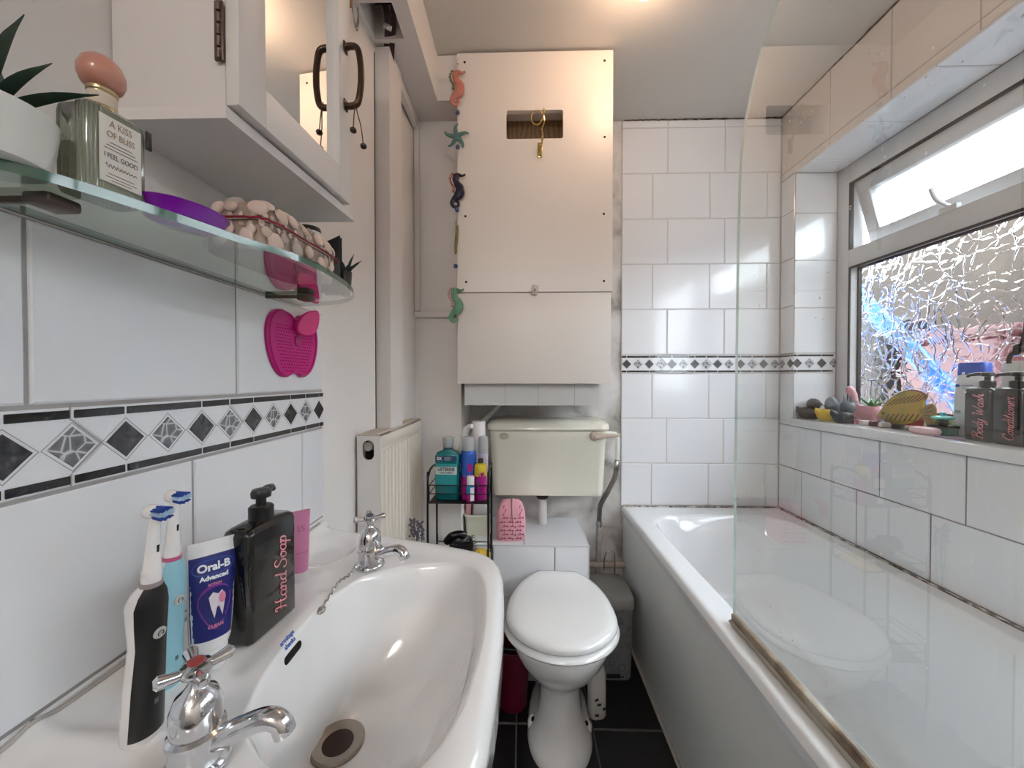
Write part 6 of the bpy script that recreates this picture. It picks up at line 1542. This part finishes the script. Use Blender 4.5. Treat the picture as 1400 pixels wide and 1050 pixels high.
MB().lathe([(.006, .069), (.008, .074), (.007, .082), (.002, .084)], 14).build('knob', mat('aqua_knob', '#36c2da', .2), tr)
ys_ = thing('yellow_sponge', 'pale yellow sponge pad behind the fish tail', 'sponge', (1.292, 1.17, ZW), (0, 0, .1))
MB().rbox(-.010, .010, -.028, .028, 0, .045, .006).build('pad', mat('pale_yellow_foam', '#ddd28a', .9, bump=.5, bscale=200), ys_)
MB().rbox(-.0125, -.010, -.027, .027, .001, .044, .001).build('scourer', mat('green_scourer', '#6d8a5a', .95, bump=.6, bscale=300), ys_)

# black pump bottles --------------------------------------------------------------------
def sill_bottle(y, word, label, size):
    return pump_bottle('soap_pump_bottle', label, (1.213, y, ZW), -PI / 2 - .02, .0595, .055, .138, word, size, nozzle=3.3)
sill_bottle(1.0025, 'Body Wash', 'black pump bottle lettered Body Wash on the window sill', .0235)
sill_bottle(.942, 'Conditioner', 'black pump bottle lettered Conditioner on the window sill', .0215)
pump_bottle('soap_pump_bottle', 'plain black pump bottle beside the Conditioner bottle on the sill', (1.213, .8815, ZW), -PI / 2 - .02, .0595, .055, .138, '', .02, nozzle=3.3)
# white shampoo bottles behind ---------------------------------------------------------------
def shampoo(label, y, capm, print_):
    t = thing('shampoo_bottle', label, 'bottle', (1.277, y, ZW), (0, 0, -PI / 2)); t.scale = (1, 1, 1.1)
    MB().loft([sloop(.036, .020, 0, 3), sloop(.040, .022, .005, 3), sloop(.042, .023, .06, 3), sloop(.039, .0225, .12, 3), sloop(.034, .021, .155, 3), sloop(.033, .0205, .158, 3)]).build('bottle_body', mat('white_shampoo_plastic', '#e4e6e8', .25, coat=.3), t)
    MB().loft([[(a, b_, .159 + (.010 * (1 - (a + .034) / .068) * -1 + .006)) for a, b_, _ in sloop(.0335, .021, 0, 3)], sloop(.032, .020, .186, 3), sloop(.030, .0185, .189, 3)]).build('flip_cap', capm, t)
    if print_:
        MB().loft([[(-.020 + .006 * math.cos(q_), -.0232, .130 + .004 * math.sin(q_)) for q_ in np.linspace(0, 2 * PI, 14, False)], [(-.020 + .006 * math.cos(q_), -.0238, .130 + .004 * math.sin(q_)) for q_ in np.linspace(0, 2 * PI, 14, False)]]).build('blue_emblem', M_BLUEINK, t)
        for z in (.129, .122): MB().rbox(-.010, .016, -.0236, -.0226, z, z + .003, .0003, 1).build('print_line', mat('faint_print', '#8a93ab', .5), t)
        MB().rbox(-.026, -.012, -.0236, -.0226, .058, .066, .0003, 1).build('print_line', mat('grey_print_block', '#8d9196', .5), t)
    return t
shampoo('white shampoo bottle with a blue flip cap behind the Body Wash bottle', 1.085, mat('blue_cap_plastic', '#2255c8', .25), True)
shampoo('all-white shampoo bottle behind the Conditioner bottle', .985, mat('white_cap_plastic', '#e8eaec', .25), False)

# pull cord with a knot ------------------------------------------------------------------------
pc = thing('pull_cord', 'black pull cord with a knot hanging in front of the window', 'cord', (1.19, .905, 1.998))
C0 = pc.location
kz = onX(1393, 478, 1.19); ky = kz.y; kz = kz.z
pc.location = (1.19, ky - .012, 1.998); C0 = pc.location
M_CORD = mat('black_cord', '#0d0b0b', .7)
MB().tube(smooth([(0, 0, -.001), (0, 0, -.3), (0, 0, kz - C0.z + .10), (.0, .004, kz - C0.z + .03), (.001, .012, kz - C0.z)], 5), .0032, 8).build('cord', M_CORD, pc)
kn = MB()
kn.tube([(.001 + .008 * math.cos(q_), .012 + .006 * math.sin(q_ * 1.0) + .003 * math.sin(2 * q_), kz - C0.z + .006 * math.sin(2 * q_) + .004 * math.cos(q_)) for q_ in np.linspace(0, 2 * PI, 28)], .0055, 8)
kn.sphere((0, .012, kz - C0.z), .009, 10).build('knot', M_CORD, pc)
MB().tube(smooth([(0, .014, kz - C0.z), (0, .024, kz - C0.z - .008), (0, .030, kz - C0.z - .022), (0, .029, kz - C0.z - .032)], 5), [.0042] * 14 + [.005, .005], 8).build('loose_end', M_CORD, pc)
MB().lathe([(.014, -.006), (.014, 0)], 16).build('ceiling_eye', M_WPL, pc)
